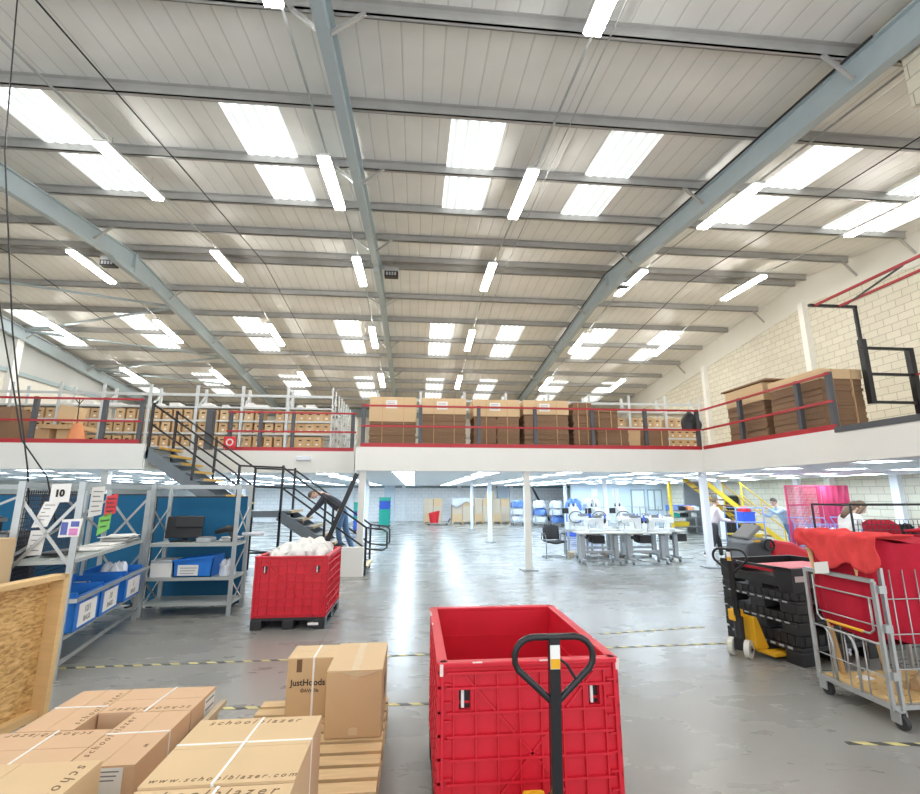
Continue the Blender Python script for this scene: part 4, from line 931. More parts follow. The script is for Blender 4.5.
# yellow stair against the block wall
t = thing('yellow_staircase', 'yellow open-tread staircase rising under the deck at the side wall', 'stairs', (10.6, 16.2, 0))
A_, B_ = Vector((12.7, 0, .05)), Vector((9.75, 0, 2.34))
for y in (15.75, 16.75):
    m = MB(); m.bar((A_.x, y, A_.z), (B_.x, y, B_.z), .05, .15); m.build('stringer', C['safe'], t)
    for dz in (.55, .95):
        m = MB(); m.tube([(A_.x, y, A_.z+dz), (A_.x+(B_.x-A_.x)*.52, y, A_.z+(B_.z-A_.z)*.52+dz)], .022, 8); m.build('handrail', C['safe'], t)
    for f_ in (.02, .27, .5):
        p = A_+(B_-A_)*f_; m = MB(); m.bar((p.x, y, p.z), (p.x, y, p.z+.95), .035, .035, up=(1, 0, 0)); m.build('post', C['safe'], t)
for k in range(11):
    p = A_+(B_-A_)*((k+.6)/11.3); m = MB(); m.box(p.x-.13, 15.78, p.z-.01, p.x+.13, 16.72, p.z+.03); tr = m.build('tread', C['tread'], t)
    m = MB(); m.box(p.x+.1, 15.78, p.z-.015, p.x+.14, 16.72, p.z+.036); m.build('nosing', C['safe'], tr)
m = MB(); m.box(11.40, 20.86, 0, 11.5, 20.96, 2.34); struct(m.build('column', C['safe']))
m = MB(); m.box(13.0, 22.4, 0, 13.98, 22.5, 2.34); struct(m.build('wall_dark_fill', C['greyplastic']))  # dark sheet added to stand for the dark area under the yellow stair
# blue cart with crates between the two people
t = thing('picking_cart', 'blue framed cart carrying blue crates pushed by the woman', 'cart', (9.35, 13.2, 0))
for x in (8.98, 9.8):
    m = MB(); m.tube([(x, 12.95, .15), (x, 12.95, 1.42), (x, 13.45, 1.42), (x, 13.45, .15)], .02, 8); m.build('end_frame', C['paleblue'], t, smooth=True)
for z in (.2, .66, 1.0):
    m = MB(); m.box(8.98, 12.95, z, 9.8, 13.45, z+.04); m.build('shelf', C['safe' if z == .66 else 'paleblue'], t)
m = MB(); m.tube([(8.98, 12.95, 1.42), (9.8, 12.95, 1.42)], .02, 8); m.build('top_bar', C['paleblue'], t)
for x in (9.05, 9.73):
    for y in (13.0, 13.4): m = MB(); m.cyl((x-.02, y, .07), (x+.02, y, .07), .07, 12); m.build('caster', C['rubber'], t)
for i, (x, z, mt) in enumerate(((9.2, .242, 'bluep'), (9.58, .242, 'bluep'), (9.42, 1.042, 'bluep'))):
    m = MB(); m.box(x-.17, 13.0, z, x+.17, 13.4, z+.26); m.box(x-.185, 12.985, z+.22, x+.185, 13.415, z+.26); tag(m.build('blue_crate', C[mt], bevel=.01), ['blue crate on the low shelf of the cart, woman\'s end', 'blue crate on the low shelf of the cart, far end', 'blue crate on the upper shelf of the picking cart'][i], 'crate')
heap(9.42, 13.2, 1.3, .15, .15, .14, C['ext'], 'red_garment', 'red garment heaped in the upper blue crate of the cart', 'clothing', 5)
# red screens
for i, (x0, x1, mt) in enumerate(((10.2, 11.15, 'pinkmesh'), (11.2, 12.05, 'redcloth'))):
    t = thing('screen_panel', ['red wire screen panel with see-through mesh before the block wall', 'solid red screen panel before the block wall'][i], 'screen', ((x0+x1)/2, 12.5, 0))
    for x in (x0, x1):
        m = MB(); m.bar((x, 12.5, .0), (x, 12.5, 2.03), .04, .04, up=(1, 0, 0)); m.build('post', C['pinkmesh'], t)
    for z in (.3, 1.5, 2.02): m = MB(); m.bar((x0, 12.5, z), (x1, 12.5, z), .035, .035); m.build('rail', C['pinkmesh'], t)
    if i == 0:
        m = MB()
        for k in range(1, 26): m.box(x0+.95*k/26-.006, 12.495, .3, x0+.95*k/26+.006, 12.505, 2.0)
        for k in range(1, 40): m.box(x0, 12.49, .3+1.7*k/40-.005, x1, 12.496, .3+1.7*k/40+.005)
        m.build('mesh_infill', C['pinkmesh'], t)
    else:
        m = MB(); m.grid(lambda u, v: (x0+.02+(x1-x0-.04)*u, 12.46+.015*math.sin(u*30), .3+1.72*v), 30, 4); m.build('sheet', C['pinkmesh'], t, smooth=True, solid=.01)
    m = MB()
    for x in (x0, x1): m.box(x-.03, 12.25, 0, x+.03, 12.75, .04)
    m.build('foot', C['pinkmesh'], t)
# wire trolleys before the screens
for i, x in enumerate((10.0, 10.55, 11.15)):
    t = thing('wire_trolley', ['pale blue wire trolley, nearest the denim-jacket person', 'pale blue wire trolley, middle of three before the red screens', 'pale blue wire trolley before the solid red screen'][i], 'trolley', (x, 11.9, 0), 0, 'wire trolleys before the screens')
    m = MB()
    for a in (0, .48):
        for b in (11.65, 12.1): m.bar((x+a, b, .12), (x+a, b, 1.02), .02, .02, up=(1, 0, 0))
    m.build('frame', C['paleblue'], t)
    m = MB()
    for z in (.5, .62, .74, .86, 1.02):
        for b in (11.65, 12.1): m.bar((x, b, z), (x+.48, b, z), .012, .012)
        for a in (0, .48): m.bar((x+a, 11.65, z), (x+a, 12.1, z), .012, .012)
    for k in range(1, 6): m.bar((x+.08*k, 11.65, .5), (x+.08*k, 11.65, 1.0), .01, .01, up=(1, 0, 0))
    m.box(x, 11.65, .48, x+.48, 12.1, .5); m.build('basket', C['paleblue'], t)
    m = MB(); m.tube([(x, 11.65, 1.02), (x-.1, 11.65, 1.2), (x-.1, 12.1, 1.2), (x, 12.1, 1.02)], .014, 6); m.build('handle', C['paleblue'], t)
    for a in (.04, .44):
        for b in (11.7, 12.05): k = MB(); k.cyl((x+a-.015, b, .06), (x+a+.015, b, .06), .06, 10); k.build('caster', C['rubber'], t)
    heap(x+.24, 11.88, .6, .2, .18, .32, C['poly'], 'wrapped_garments', 'clear-wrapped garments in the %s wire trolley' % ORD[i], 'clothing', i+9)
# ================================================================ LEFT: SHELVING, SCREENS, BINS
# angled rack along the left, its front from F0 to F1
F0, F1 = Vector((-3.52, 5.5, 0)), Vector((-4.05, 7.84, 0)); FU = (F1-F0).normalized(); FN = Vector((-FU.y, FU.x, 0))   # FN points into the rack (away from the aisle)
def fp(u, dpt, z): p = F0+FU*u+FN*dpt; return (p.x, p.y, z)
FL = (F1-F0).length; ROT = Matrix((FU, FN, Vector((0, 0, 1)))).transposed()
def fbox(m, u0, u1, d0, d1, z0, z1, mi=0): m.obox(fp((u0+u1)/2, (d0+d1)/2, (z0+z1)/2), (abs(u1-u0), abs(d1-d0), z1-z0), ROT, mi)
t = thing('shelving_rack', 'grey steel rack with blue bins, paper signs and black mesh back', 'shelving', fp(FL/2, .25, 0))
for u in (0, FL):
    for d in (0, .52):
        m = MB(); fbox(m, u-.02, u+.02, d-.02, d+.02, 0, 1.93); fbox(m, u-.03, u-.02, d-.03, d+.03, 0, 1.93); m.build('upright', C['racksteel'], t)
    m = MB()
    for a, b in ((.2, .95), (.95, .2), (1.05, 1.75), (1.75, 1.05)): m.bar(fp(u, .0, a), fp(u, .52, b), .012, .03)
    m.build('end_brace', C['zinc'], t)
for d in (0, .52):
    m = MB(); fbox(m, 0, FL, d-.015, d+.015, 1.86, 1.92); m.build('top_beam', C['racksteel'], t)
for z, nm_ in ((1.13, 'shelf'), (.38, 'shelf')):
    m = MB(); fbox(m, .02, FL-.02, 0, .52, z-.04, z); m.build(nm_, C['shelf'], t)
for z, dd in ((.73, -.105), (.15, -.03)):
    m = MB(); fbox(m, 0, FL, dd, dd+.018, z-.02, z+.02); fbox(m, -.02, .0, dd, -.02, z-.02, z+.02); fbox(m, FL, FL+.02, dd, -.02, z-.02, z+.02); m.build('front_bar', C['racksteel'], t)
m = MB(); m.bar(fp(.02, .5, 1.2), fp(FL-.1, .5, 1.72), .012, .03); m.bar(fp(.9, .5, 1.75), fp(FL, .5, 1.22), .012, .03); m.build('back_brace', C['zinc'], t)
m = MB()
for k in range(30): fbox(m, .02+k*(FL-1.0)/30, .032+k*(FL-1.0)/30, .53, .536, .75, 1.84)
for k in range(24): fbox(m, .02, FL-.98, .53, .536, .78+k*.045, .79+k*.045)
m.build('mesh_back', C['meshwire'], t)
for u in (1.55, 1.8):
    m = MB(); fbox(m, u, u+.07, .5, .54, .1, 1.92); m.build('rear_post', C['racksteel'], t)
# papers hanging on it
def paper(label, u0, u1, d, z0, z1, mat, tilt=0, name='paper_sign', cat='sign', lines=0, big=None, lm='greyplastic'):
    t = thing(name, label, cat, fp((u0+u1)/2, d, z0))
    dz = tilt*(u1-u0); m = MB()
    P = [fp(u0, d, z0-dz/2), fp(u1, d, z0+dz/2), fp(u1+tilt*.1, d, z1+dz/2), fp(u0+tilt*.1, d, z1-dz/2)]
    m.ext(P, tuple(-FN*.004)); m.build('sheet', mat, t)
    for k in range(lines):
        z = z1-(z1-z0)*(k+1)/(lines+1); k_ = MB(); k_.obox(fp((u0+u1)/2-.1*(u1-u0)*(k % 2), d-.006, z+0), ((u1-u0)*(.75-.2*(k % 2)), .002, .012), ROT); k_.build('print_line', C[lm], t)
    if big:
        txt(big, (z1-z0)*.62, C['blackink'], t, frame(fp((u0+u1)/2, d-.007, (z0+z1)/2), FU, (0, 0, 1)), bold=.006)
    return t
# end-of-rack signs face the camera: hang them on the near end frame
def end_paper(label, x0, x1, z0, z1, mat, skew=0, y=5.44, lines=0, big=None, name='paper_sign', cat='sign', prints=()):
    t = thing(name, label, cat, ((x0+x1)/2, y, z0))
    m = MB(); m.ext([(x0, y, z0), (x1, y, z0+.01), (x1+skew, y, z1+.01), (x0+skew, y, z1)], (0, -.004, 0)); m.build('sheet', mat, t)
    for k in range(lines):
        z = z1-(z1-z0)*(k+1)/(lines+1); f = (z-z0)/(z1-z0); m = MB(); m.box(x0+skew*f+.025, y-.006, z, x1+skew*f-.03-.03*(k % 3), y-.004, z+.008); m.build('print_line', C['greyplastic'], t)
    for a, b, c_, d_, mt in prints:
        m = MB(); m.box(x0+(x1-x0)*a+skew*c_, y-.007, z0+(z1-z0)*c_, x0+(x1-x0)*b+skew*c_, y-.0045, z0+(z1-z0)*d_); m.build('print_block', C[mt], t)
    if big: txt(big, (z1-z0)*.5, C['blackink'], t, frame(((x0+x1)/2+skew*.5-.005, y-.007, (z0+z1)/2), (1, .01, .03), (0, 0, 1)), bold=.006)
    return t
end_paper('white sign reading 10 on the near end of the rack', -3.79, -3.60, 1.71, 1.90, C['paper'], 0, big='10')
end_paper('long white paper slip hanging aslant below the number sign', -3.93, -3.78, 1.46, 1.72, C['paper'], .09, 5.45, 6)
end_paper('white paper list pinned low on the near rack end', -3.95, -3.8, 1.18, 1.43, C['paper'], .02, 5.46, 4)
end_paper('colour printed photo sheet with pink and blue on the rack end', -3.66, -3.46, 1.36, 1.54, C['paper'], .02, 5.45, 0, None, 'photo_sheet', 'poster', ((.08, .4, .15, .85, 'blueprint'), (.5, .92, .12, .5, 'pinkprint'), (.5, .9, .6, .9, 'blueprint')))
paper('tall white typed notice beside the near rack post', .14, .5, -.03, 1.56, 1.88, C['paper'], .05, lines=5)
paper('red paper notice hanging on the rack mesh', .62, .98, -.02, 1.55, 1.79, C['redpaper'], .1, lines=4, lm='black')
paper('green paper notice hanging below the red notice', .48, .84, -.02, 1.36, 1.56, C['greenpaper'], .15, lines=2, lm='black')
# blue bins with white label cards
def blue_bin(u0, u1, z0, h, label, l1, l2):
    t = thing('blue_bin', label, 'bin', fp((u0+u1)/2, .12, z0), 0, 'labelled blue bins on the left rack')
    m = MB()
    fbox(m, u0, u1, -.06, -.045, z0, z0+h); fbox(m, u0, u1, .42, .435, z0, z0+h+.06); fbox(m, u0, u0+.012, -.06, .43, z0, z0+h+.03); fbox(m, u1-.012, u1, -.06, .43, z0, z0+h+.03); fbox(m, u0, u1, -.06, .43, z0, z0+.012)
    m.build('body', C['bluebin'], t)
    m = MB(); fbox(m, u0-.012, u1+.012, -.08, -.045, z0+h-.03, z0+h); m.build('rim', C['bluebin'], t)
    m = MB(); uc = (u0+u1)/2; fbox(m, uc-.06, uc+.06, -.063, -.06, z0+h-.085, z0+h-.055); m.build('handle_slot', C['black'], t)
    m = MB(); fbox(m, u0+.09, u1-.07, -.066, -.061, z0+.03, z0+h*.72); lb = m.build('label_card', C['paper'], t)
    txt(l1, .1, C['greyplastic'], lb, frame(fp(uc, -.0675, z0+h*.5), FU, (0, 0, 1)), bold=.002)
    txt(l2, .075, C['greyplastic'], lb, frame(fp(uc, -.0675, z0+h*.24), FU, (0, 0, 1)), bold=.002)
blue_bin(.1, .72, .40, .36, 'blue bin with label card nearest the OSB panel', '10/1', 'BAGS')
blue_bin(.78, 1.38, .40, .36, 'blue bin with label card, middle of the three', '10', 'BAGS')
blue_bin(1.6, 2.26, .40, .36, 'blue bin with label card nearest the rack corner', '1', 'BAGS')
for i, (u, s_) in enumerate(((.4, 1), (1.05, 2), (1.9, 3))):
    p = fp(u, .18, .55); heap(p[0], p[1], .42, .17, .2, (.30, .3, .42)[i], C[('navy', 'navy', 'poly')[i]], 'packed_goods', ['dark folded goods in the bin nearest the OSB panel', 'dark folded goods in the middle blue bin', 'clear polythene bags spilling from the corner blue bin'][i], 'goods', 20+i)
# paper stacks on the counter shelf
for i, (u, n_, w) in enumerate(((2.0, 9, .5), (1.45, 3, .36), (1.0, 2, .4))):
    p = fp(u, .2, 1.132); t = thing('paper_stack', ['thick fanned paper stack at the far end of the rack counter', 'loose white papers midway along the rack counter', 'single white sheets lying near the mesh on the rack counter'][i], 'papers', p)
    for k in range(n_):
        m = MB(); m.obox((p[0]+random.uniform(-.03, .03), p[1]+random.uniform(-.03, .03), 1.134+.011*k+.004), (.30, w, .009), Matrix.Rotation(.2+random.uniform(-.25, .25), 3, 'Z')); m.build('sheet', C['paper' if k % 3 else 'greyplastic'] if n_ > 4 else C['paper'], t)
p = fp(.5, .3, 1.132); t = thing('keyboard', 'dark keyboard lying behind the mesh on the rack counter', 'keyboard', p); m = MB(); m.obox((p[0], p[1], 1.16), (.16, .42, .03), Matrix.Rotation(.2, 3, 'Z')); m.build('base', C['black'], t)
for a in range(4):
    m = MB()
    for b in range(12): m.obox((p[0]-.055+.036*a, p[1]-.18+.033*b, 1.18), (.028, .026, .012), Matrix.Rotation(.2, 3, 'Z'))
    m.build('key_row', C['greyplastic'], t)
for i, (x, y, z, w, h) in enumerate(((-4.45, 5.85, 1.0, .3, .4), (-4.25, 6.6, .42, .35, .3), (-4.95, 5.9, 1.25, .5, .3))):
    t = thing('equipment_box', ['dark clutter box behind the rack end', 'pale grey tray box below the rack counter', 'dark folded garments behind the rack'][i], 'box', (x, y, 0))
    m = MB(); m.box(x-w/2, y-.2, z-.0 if i else .0, x+w/2, y+.2, z+h); m.build('body', C['black' if i != 1 else 'paper'], t, bevel=.02)
    m = MB(); m.box(x-w/2-.02, y-.22, z+h-.06, x+w/2+.02, y+.22, z+h-.02); m.build('rim', C['greyplastic'], t)
    if i != 1 and z > .0: 
        m = MB(); m.box(x-.05, y-.05, 0, x+.05, y+.05, z); m.build('pedestal', C['greyplastic'], t)
# second rack beyond, only its end seen at the picture edge
t = thing('shelving_rack', 'grey steel rack running off the picture edge behind the first', 'shelving', (-5.9, 6.4, 0))
for x, y in ((-5.0, 6.2), (-5.0, 6.75), (-6.8, 6.2), (-6.8, 6.75)):
    m = MB(); m.box(x-.025, y-.025, 0, x+.025, y+.025, 1.92); m.build('upright', C['racksteel'], t)
for y in (6.2, 6.75):
    m = MB(); m.box(-6.8, y-.015, 1.86, -5.0, y+.015, 1.92); m.build('top_beam', C['racksteel'], t)
for z in (.3, .95):
    m = MB(); m.box(-6.8, 6.2, z-.04, -5.0, 6.75, z); m.build('shelf', C['shelf'], t)
m = MB(); m.bar((-6.7, 6.75, 1.8), (-5.0, 6.75, 1.05), .015, .03); m.bar((-6.7, 6.75, 1.05), (-5.0, 6.75, 1.8), .015, .03); m.build('brace', C['zinc'], t)
# blue felt screens behind
def screen(label, x0, x1, y, z1=1.76):
    t = thing('partition_screen', label, 'screen', ((x0+x1)/2, y, 0), 0, 'blue felt screens')
    m = MB(); m.box(x0+.02, y-.02, .04, x1-.02, y+.02, z1-.02); m.build('felt', C['navy'], t)
    m = MB(); m.box(x0, y-.025, .02, x0+.02, y+.025, z1); m.box(x1-.02, y-.025, .02, x1, y+.025, z1); m.box(x0, y-.025, z1-.02, x1, y+.025, z1); m.box(x0, y-.025, .02, x1, y+.025, .04); m.build('edge_frame', C['black'], t)
    for x in (x0+.15, x1-.15): m = MB(); m.box(x-.03, y-.2, 0, x+.03, y+.2, .02); m.build('foot', C['black'], t)
screen('blue felt screen behind the tidy three-shelf unit', -4.4, -2.83, 8.78); screen('blue felt screen behind the mesh-backed rack', -6.2, -4.45, 8.82, 1.8); screen('blue felt screen at the picture edge', -8.2, -6.25, 8.84, 1.8)
# three-shelf unit
t = thing('shelving_unit', 'open grey three-shelf unit before the blue felt screen', 'shelving', (-3.42, 8.26, 0))
for x in (-4.06, -2.78):
    for y in (8.0, 8.54):
        m = MB(); m.box(x-.022, y-.022, 0, x+.022, y+.022, 1.95); m.box(x-.03, y-.03, 0, x+.03, y-.022, 1.95); m.build('upright', C['racksteel'], t)
    m = MB()
    for a, b in ((.1, .5), (.5, .12), (.6, 1.0), (1.15, 1.6), (1.6, 1.15)): m.bar((x, 8.0, a), (x, 8.54, b), .012, .025)
    m.build('end_brace', C['zinc'], t)
for z in (.19, .55, 1.05):
    m = MB(); m.box(-4.06, 8.0, z-.045, -2.78, 8.54, z); m.build('shelf', C['shelf'], t)
for y in (8.0, 8.54):
    m = MB(); m.box(-4.06, y-.015, 1.88, -2.78, y+.015, 1.94); m.build('top_beam', C['racksteel'], t)
m = MB(); m.tube([(-2.78, 8.3, 1.16), (-2.45, 8.3, 1.17)], .03, 8); tag(m.build('tube_roll', C['poly'], smooth=True), 'white roll poking out past the end of the three-shelf unit', 'roll')
t = thing('monitor', 'black flat monitor seen from behind on the top shelf', 'monitor', (-3.72, 8.3, 1.05))
m = MB(); m.obox((-3.7, 8.34, 1.27), (.54, .05, .34), Matrix.Rotation(-.12, 3, 'X') @ Matrix.Rotation(.1, 3, 'Z')); m.build('screen_case', C['black'], t, bevel=.01)
m = MB(); m.obox((-3.62, 8.3, 1.36), (.42, .05, .18), Matrix.Rotation(-.12, 3, 'X') @ Matrix.Rotation(.1, 3, 'Z')); m.build('rear_hump', C['black'], t, bevel=.012)
m = MB(); m.box(-3.85, 8.2, 1.052, -3.52, 8.42, 1.075); m.box(-3.72, 8.33, 1.07, -3.66, 8.38, 1.2); m.build('stand', C['black'], t)
t = thing('label_printer', 'small grey device beside the monitor on the top shelf', 'printer', (-3.3, 8.25, 1.05))
m = MB(); m.box(-3.42, 8.12, 1.052, -3.2, 8.36, 1.12); m.build('body', C['midgrey'], t, bevel=.012); m = MB(); m.box(-3.4, 8.14, 1.12, -3.22, 8.3, 1.135); m.build('lid', C['greyplastic'], t)
t = thing('heat_gun', 'dark handheld device lying on papers on the top shelf', 'tool', (-3.0, 8.2, 1.05))
m = MB(); m.tube([(-3.16, 8.2, 1.2), (-2.98, 8.2, 1.25), (-2.88, 8.2, 1.27)], [.035, .055, .05], 10); m.build('barrel', C['black'], t, smooth=True); m = MB(); m.tube([(-2.94, 8.2, 1.24), (-2.88, 8.2, 1.06)], [.03, .035], 8); m.build('grip', C['black'], t)
t = thing('folded_papers', 'crumpled pale papers under the dark device on the top shelf', 'papers', (-3.0, 8.3, 1.05))
for k in range(4): m = MB(); m.obox((-3.02+.03*k, 8.3, 1.06+.02*k), (.26, .2, .016), Matrix.Rotation(.3*k, 3, 'Z')); m.build('sheet', C['paper' if k % 2 else 'midgrey'], t)
t = thing('carton', 'pale grey carton on the middle shelf beside the blue tub', 'box', (-3.86, 8.22, .55)); m = MB(); m.box(-4.01, 8.05, .552, -3.7, 8.4, .8); m.build('body', C['paper'], t, bevel=.004); m = MB(); m.box(-4.0, 8.04, .76, -3.71, 8.05, .80); m.build('flap', C['midgrey'], t)
t = thing('blue_tub', 'blue tub with white label on the middle shelf', 'bin', (-3.35, 8.25, .55))
m = MB(); x0, x1 = -3.68, -3.08
m.ext([(x0+.02, 8.03, .552), (x1-.03, 8.03, .552), (x1, 8.03, .86), (x0, 8.03, .8)], (0, .015, 0)); m.ext([(x0+.02, 8.44, .552), (x1-.03, 8.44, .552), (x1, 8.44, .86), (x0, 8.44, .8)], (0, .015, 0))
m.ext([(x0+.02, 8.03, .552), (x0+.035, 8.03, .552), (x0+.015, 8.03, .8), (x0, 8.03, .8)], (0, .42, 0)); m.ext([(x1-.045, 8.03, .552), (x1-.03, 8.03, .552), (x1, 8.03, .86), (x1-.015, 8.03, .86)], (0, .42, 0)); m.box(x0+.02, 8.03, .552, x1-.03, 8.45, .565); m.build('body', C['bluebin'], t)
m = MB(); m.bar((x0-.01, 8.02, .79), (x1+.01, 8.02, .85), .03, .03); m.build('rim', C['bluebin'], t)
m = MB(); m.box(-3.6, 8.024, .575, -3.3, 8.029, .73); lb = m.build('label_card', C['paper'], t)
for k in range(3): m = MB(); m.box(-3.56, 8.021, .60+.04*k, -3.36+.02*k, 8.024, .612+.04*k); m.build('print_line', C['midgrey'], lb)
t = thing('plastic_bundle', 'crumpled clear plastic bundle on the middle shelf', 'bundle', (-2.94, 8.2, .55)); heap(-2.94, 8.2, .552, .1, .1, .2, C['poly'], 'wrap', '', '', 44, t, .5, 16)
# cables hanging from the roof to the rack
for nm_, pts in (('nearer', [(-5.35, 5.6, 8.3), (-5.0, 5.5, 5.86), (-4.52, 5.5, 3.6), (-4.31, 5.5, 2.8), (-4.1, 5.5, 2.05), (-4.05, 5.55, 1.6)]), ('second', [(-5.0, 5.6, 4.6), (-4.65, 5.55, 3.59), (-4.42, 5.55, 2.9), (-4.25, 5.55, 2.37), (-3.98, 5.62, 1.98), (-3.82, 5.62, 1.5)])):
    if nm_ == 'second': pts = [(-5.75, 5.7, 8.3), (-5.3, 5.6, 6.0)] + pts
    m = MB(); m.tube(pts, .008, 6); tag(m.build('power_cable', C['cloudy'], smooth=True), {'nearer': 'black power cable dropping from the roof to the rack, full height one', 'second': 'black power cable beside it, swinging in from the picture edge'}[nm_], 'cable')

# ================================================================ LEFT FOREGROUND: OSB PANEL, CARTONS, PALLETS
OA, OB = Vector((-3.09, 4.70, 0)), Vector((-3.21, 3.74, 0)); OU = (OB-OA).normalized(); ON = Vector((OU.y, -OU.x, 0))
ON = ON if ON.x > 0 else -ON
OR = Matrix((OU, ON, Vector((0, 0, 1)))).transposed()
def op(u, d, z): p = OA+OU*u+ON*d; return (p.x, p.y, z)
t = thing('wooden_crate_side', 'OSB panel with pale pine frame standing at the picture edge', 'panel', op(.6, 0, 0))
OLn, OH = 1.25, 1.12
m = MB(); m.obox(op(OLn/2, -.03, OH/2), (OLn, .015, OH), OR); m.build('board', C['osb'], t)
for u in (.02, OLn-.02):
    m = MB(); m.obox(op(u+.01, .03, OH/2), (.05, .13, OH), OR); m.build('stile', C['pine'], t)
m = MB(); m.obox(op(OLn/2, .03, OH-.02), (OLn-.05, .13, .04), OR); m.build('top_rail', C['pine'], t)
m = MB(); m.obox(op(OLn/2, .01, .03), (OLn-.05, .09, .06), OR); m.build('bottom_rail', C['pine'], t)
simple_box('carton', 'tall tan carton standing behind the OSB panel', -4.5, -3.9, 4.85, 5.25, 0, 1.38, C['card2'])
# printed cartons
def printed_carton(label, x0, x1, y0, y1, z0, z1, long_axis, texts, straps, mat='card', group=None, lab=None):
    t = thing('printed_carton', label, 'box', ((x0+x1)/2, (y0+y1)/2, z0), 0, group)
    m = MB(); m.box(x0, y0, z0, x1, y1, z1-.006); m.build('body', C[mat], t, bevel=.004)
    m = MB()
    if long_axis == 'x': c_ = (y0+y1)/2; m.box(x0, y0, z1-.006, x1, c_-.002, z1); m.box(x0, c_+.002, z1-.006, x1, y1, z1)
    else: c_ = (x0+x1)/2; m.box(x0, y0, z1-.006, c_-.002, y1, z1); m.box(c_+.002, y0, z1-.006, x1, y1, z1)
    m.build('flaps', C[mat], t)
    for s_, x, y, d, sz in texts:
        dirs = {'e': ((1, 0, 0), (0, 1, 0)), 'w': ((-1, 0, 0), (0, -1, 0)), 'n': ((0, 1, 0), (-1, 0, 0)), 's': ((0, -1, 0), (1, 0, 0))}[d]
        txt(s_, sz, C['ink'], t, frame((x, y, z1+.0008), *dirs), italic=.25, space=1.45)
    for ax, c_, skew in straps:
        m = MB(); r = .006
        if ax == 'x':
            m.bar((x0-.002, c_, z1+.0015), (x1+.002, c_+skew, z1+.0015), .013, .003); m.box(x1, c_+skew-r, z0, x1+.003, c_+skew+r, z1+.003); m.box(x0-.003, c_-r, z0, x0, c_+r, z1+.003)
        else:
            m.bar((c_, y0-.002, z1+.0018), (c_+skew, y1+.002, z1+.0018), .013, .003); m.box(c_-r, y0-.003, z0, c_+r, y0, z1+.003)
        m.build('strap', C['strap'], t)
    if lab:
        m = MB(); m.box(*lab); q = m.build('shipping_label', C['paper'], t)
        x0_, y0_, z0_, x1_, y1_, z1_ = lab
        if x1_-x0_ > y1_-y0_:
            for k in range(9): k_ = MB(); xx = x0_+.012+(x1_-x0_-.024)*k/9; k_.box(xx, y0_-.001, z0_+.02, xx+.004+.003*(k % 2), y0_, z0_+.06); k_.build('bar_code_line', C['blackink'], q)
            for k in range(3): k_ = MB(); k_.box(x0_+.012, y0_-.001, z1_-.02-.02*k, x1_-.02-.01*k, y0_, z1_-.014-.02*k); k_.build('print_line', C['greyplastic'], q)
        else:
            for k in range(4): k_ = MB(); k_.box(x1_, y0_+.015, z1_-.03-.05*k, x1_+.001, y1_-.02, z1_-.018-.05*k); k_.build('print_line', C['greyplastic'], q)
    return t
slat_pallet('wooden pallet under the pinwheel of printed cartons', -2.34, -1.40, 2.93, 4.02, C['pallet'])
GP = 'printed cartons in a pinwheel'
Z0, Z1 = .146, .42
printed_carton('printed carton at the back of the pinwheel, nearest the OSB panel', -2.33, -2.005, 3.375, 3.98, Z0, Z1, 'y', [('schoolblazer', -2.04, 3.68, 'n', .062)], [('x', 3.70, .0)], 'cardred', GP)
printed_carton('printed carton at the back of the pinwheel with label on its end', -1.998, -1.425, 3.595, 3.985, Z0, Z1, 'x', [('schoolblazer', -1.70, 3.64, 'w', .066)], [('y', -1.72, .02)], 'cardred', GP, (-1.424, 3.80, .17, -1.4225, 3.97, .40))
printed_carton('printed carton at the aisle side of the pinwheel with label on its front', -1.775, -1.425, 2.95, 3.587, Z0, Z1, 'y', [('schoolblazer', -1.735, 3.28, 'n', .062), ('w', -1.47, 3.15, 's', .05)], [('x', 3.30, .01)], 'cardred', GP, (-1.60, 2.9475, .18, -1.48, 2.949, .41))
printed_carton('printed carton at the front of the pinwheel, cut by the picture edge', -2.39, -1.782, 2.95, 3.367, Z0, Z1, 'x', [('schoolblazer', -2.10, 3.325, 'w', .062)], [('y', -2.08, .0)], 'cardred', GP)
slat_pallet('wooden pallet under the big front cartons', -1.16, -.46, 1.7, 3.0, C['pallet'])
printed_carton('large printed carton with crossed white straps, front centre', -1.13, -.49, 2.38, 2.985, Z0, .60, 'x', [('schoolblazer', -.83, 2.94, 'e', .062), ('www.schoolblazer.com', -.80, 2.42, 'e', .045)], [('x', 2.72, .005), ('y', -.83, .03)], 'card2', 'large printed cartons')
printed_carton('large printed carton cut off by the bottom picture edge', -1.13, -.49, 1.76, 2.37, Z0, .592, 'x', [('schoolblazer', -.83, 2.325, 'e', .075)], [('y', -.83, .03)], 'card2', 'large printed cartons')
slat_pallet('wooden pallet under the corner carton at the picture edge', -2.25, -1.36, 1.6, 2.68, C['pallet'])
printed_carton('printed carton in the bottom corner overlapping the pinwheel', -2.1, -1.41, 2.0, 2.62, Z0, .60, 'y', [('schoolblazer', -1.46, 2.30, 's', .075)], [], 'card2', 'large printed cartons')
simple_box('carton', 'plain carton at the bottom edge beside the corner carton', -2.05, -1.43, 1.62, 1.99, .146, .58, C['card2'])
m = MB(); m.ext([(-1.40, 3.5, 0), (-1.37, 3.5, 0), (-1.37, 3.92, 0), (-1.40, 3.92, 0)], (0, 0, .3)); m.bar((-1.38, 3.4, .3), (-1.36, 3.98, .315), .04, .03); tag(m.build('pallet_collar', C['pallet']), 'grey wooden collar edge beyond the pinwheel cartons', 'wood')
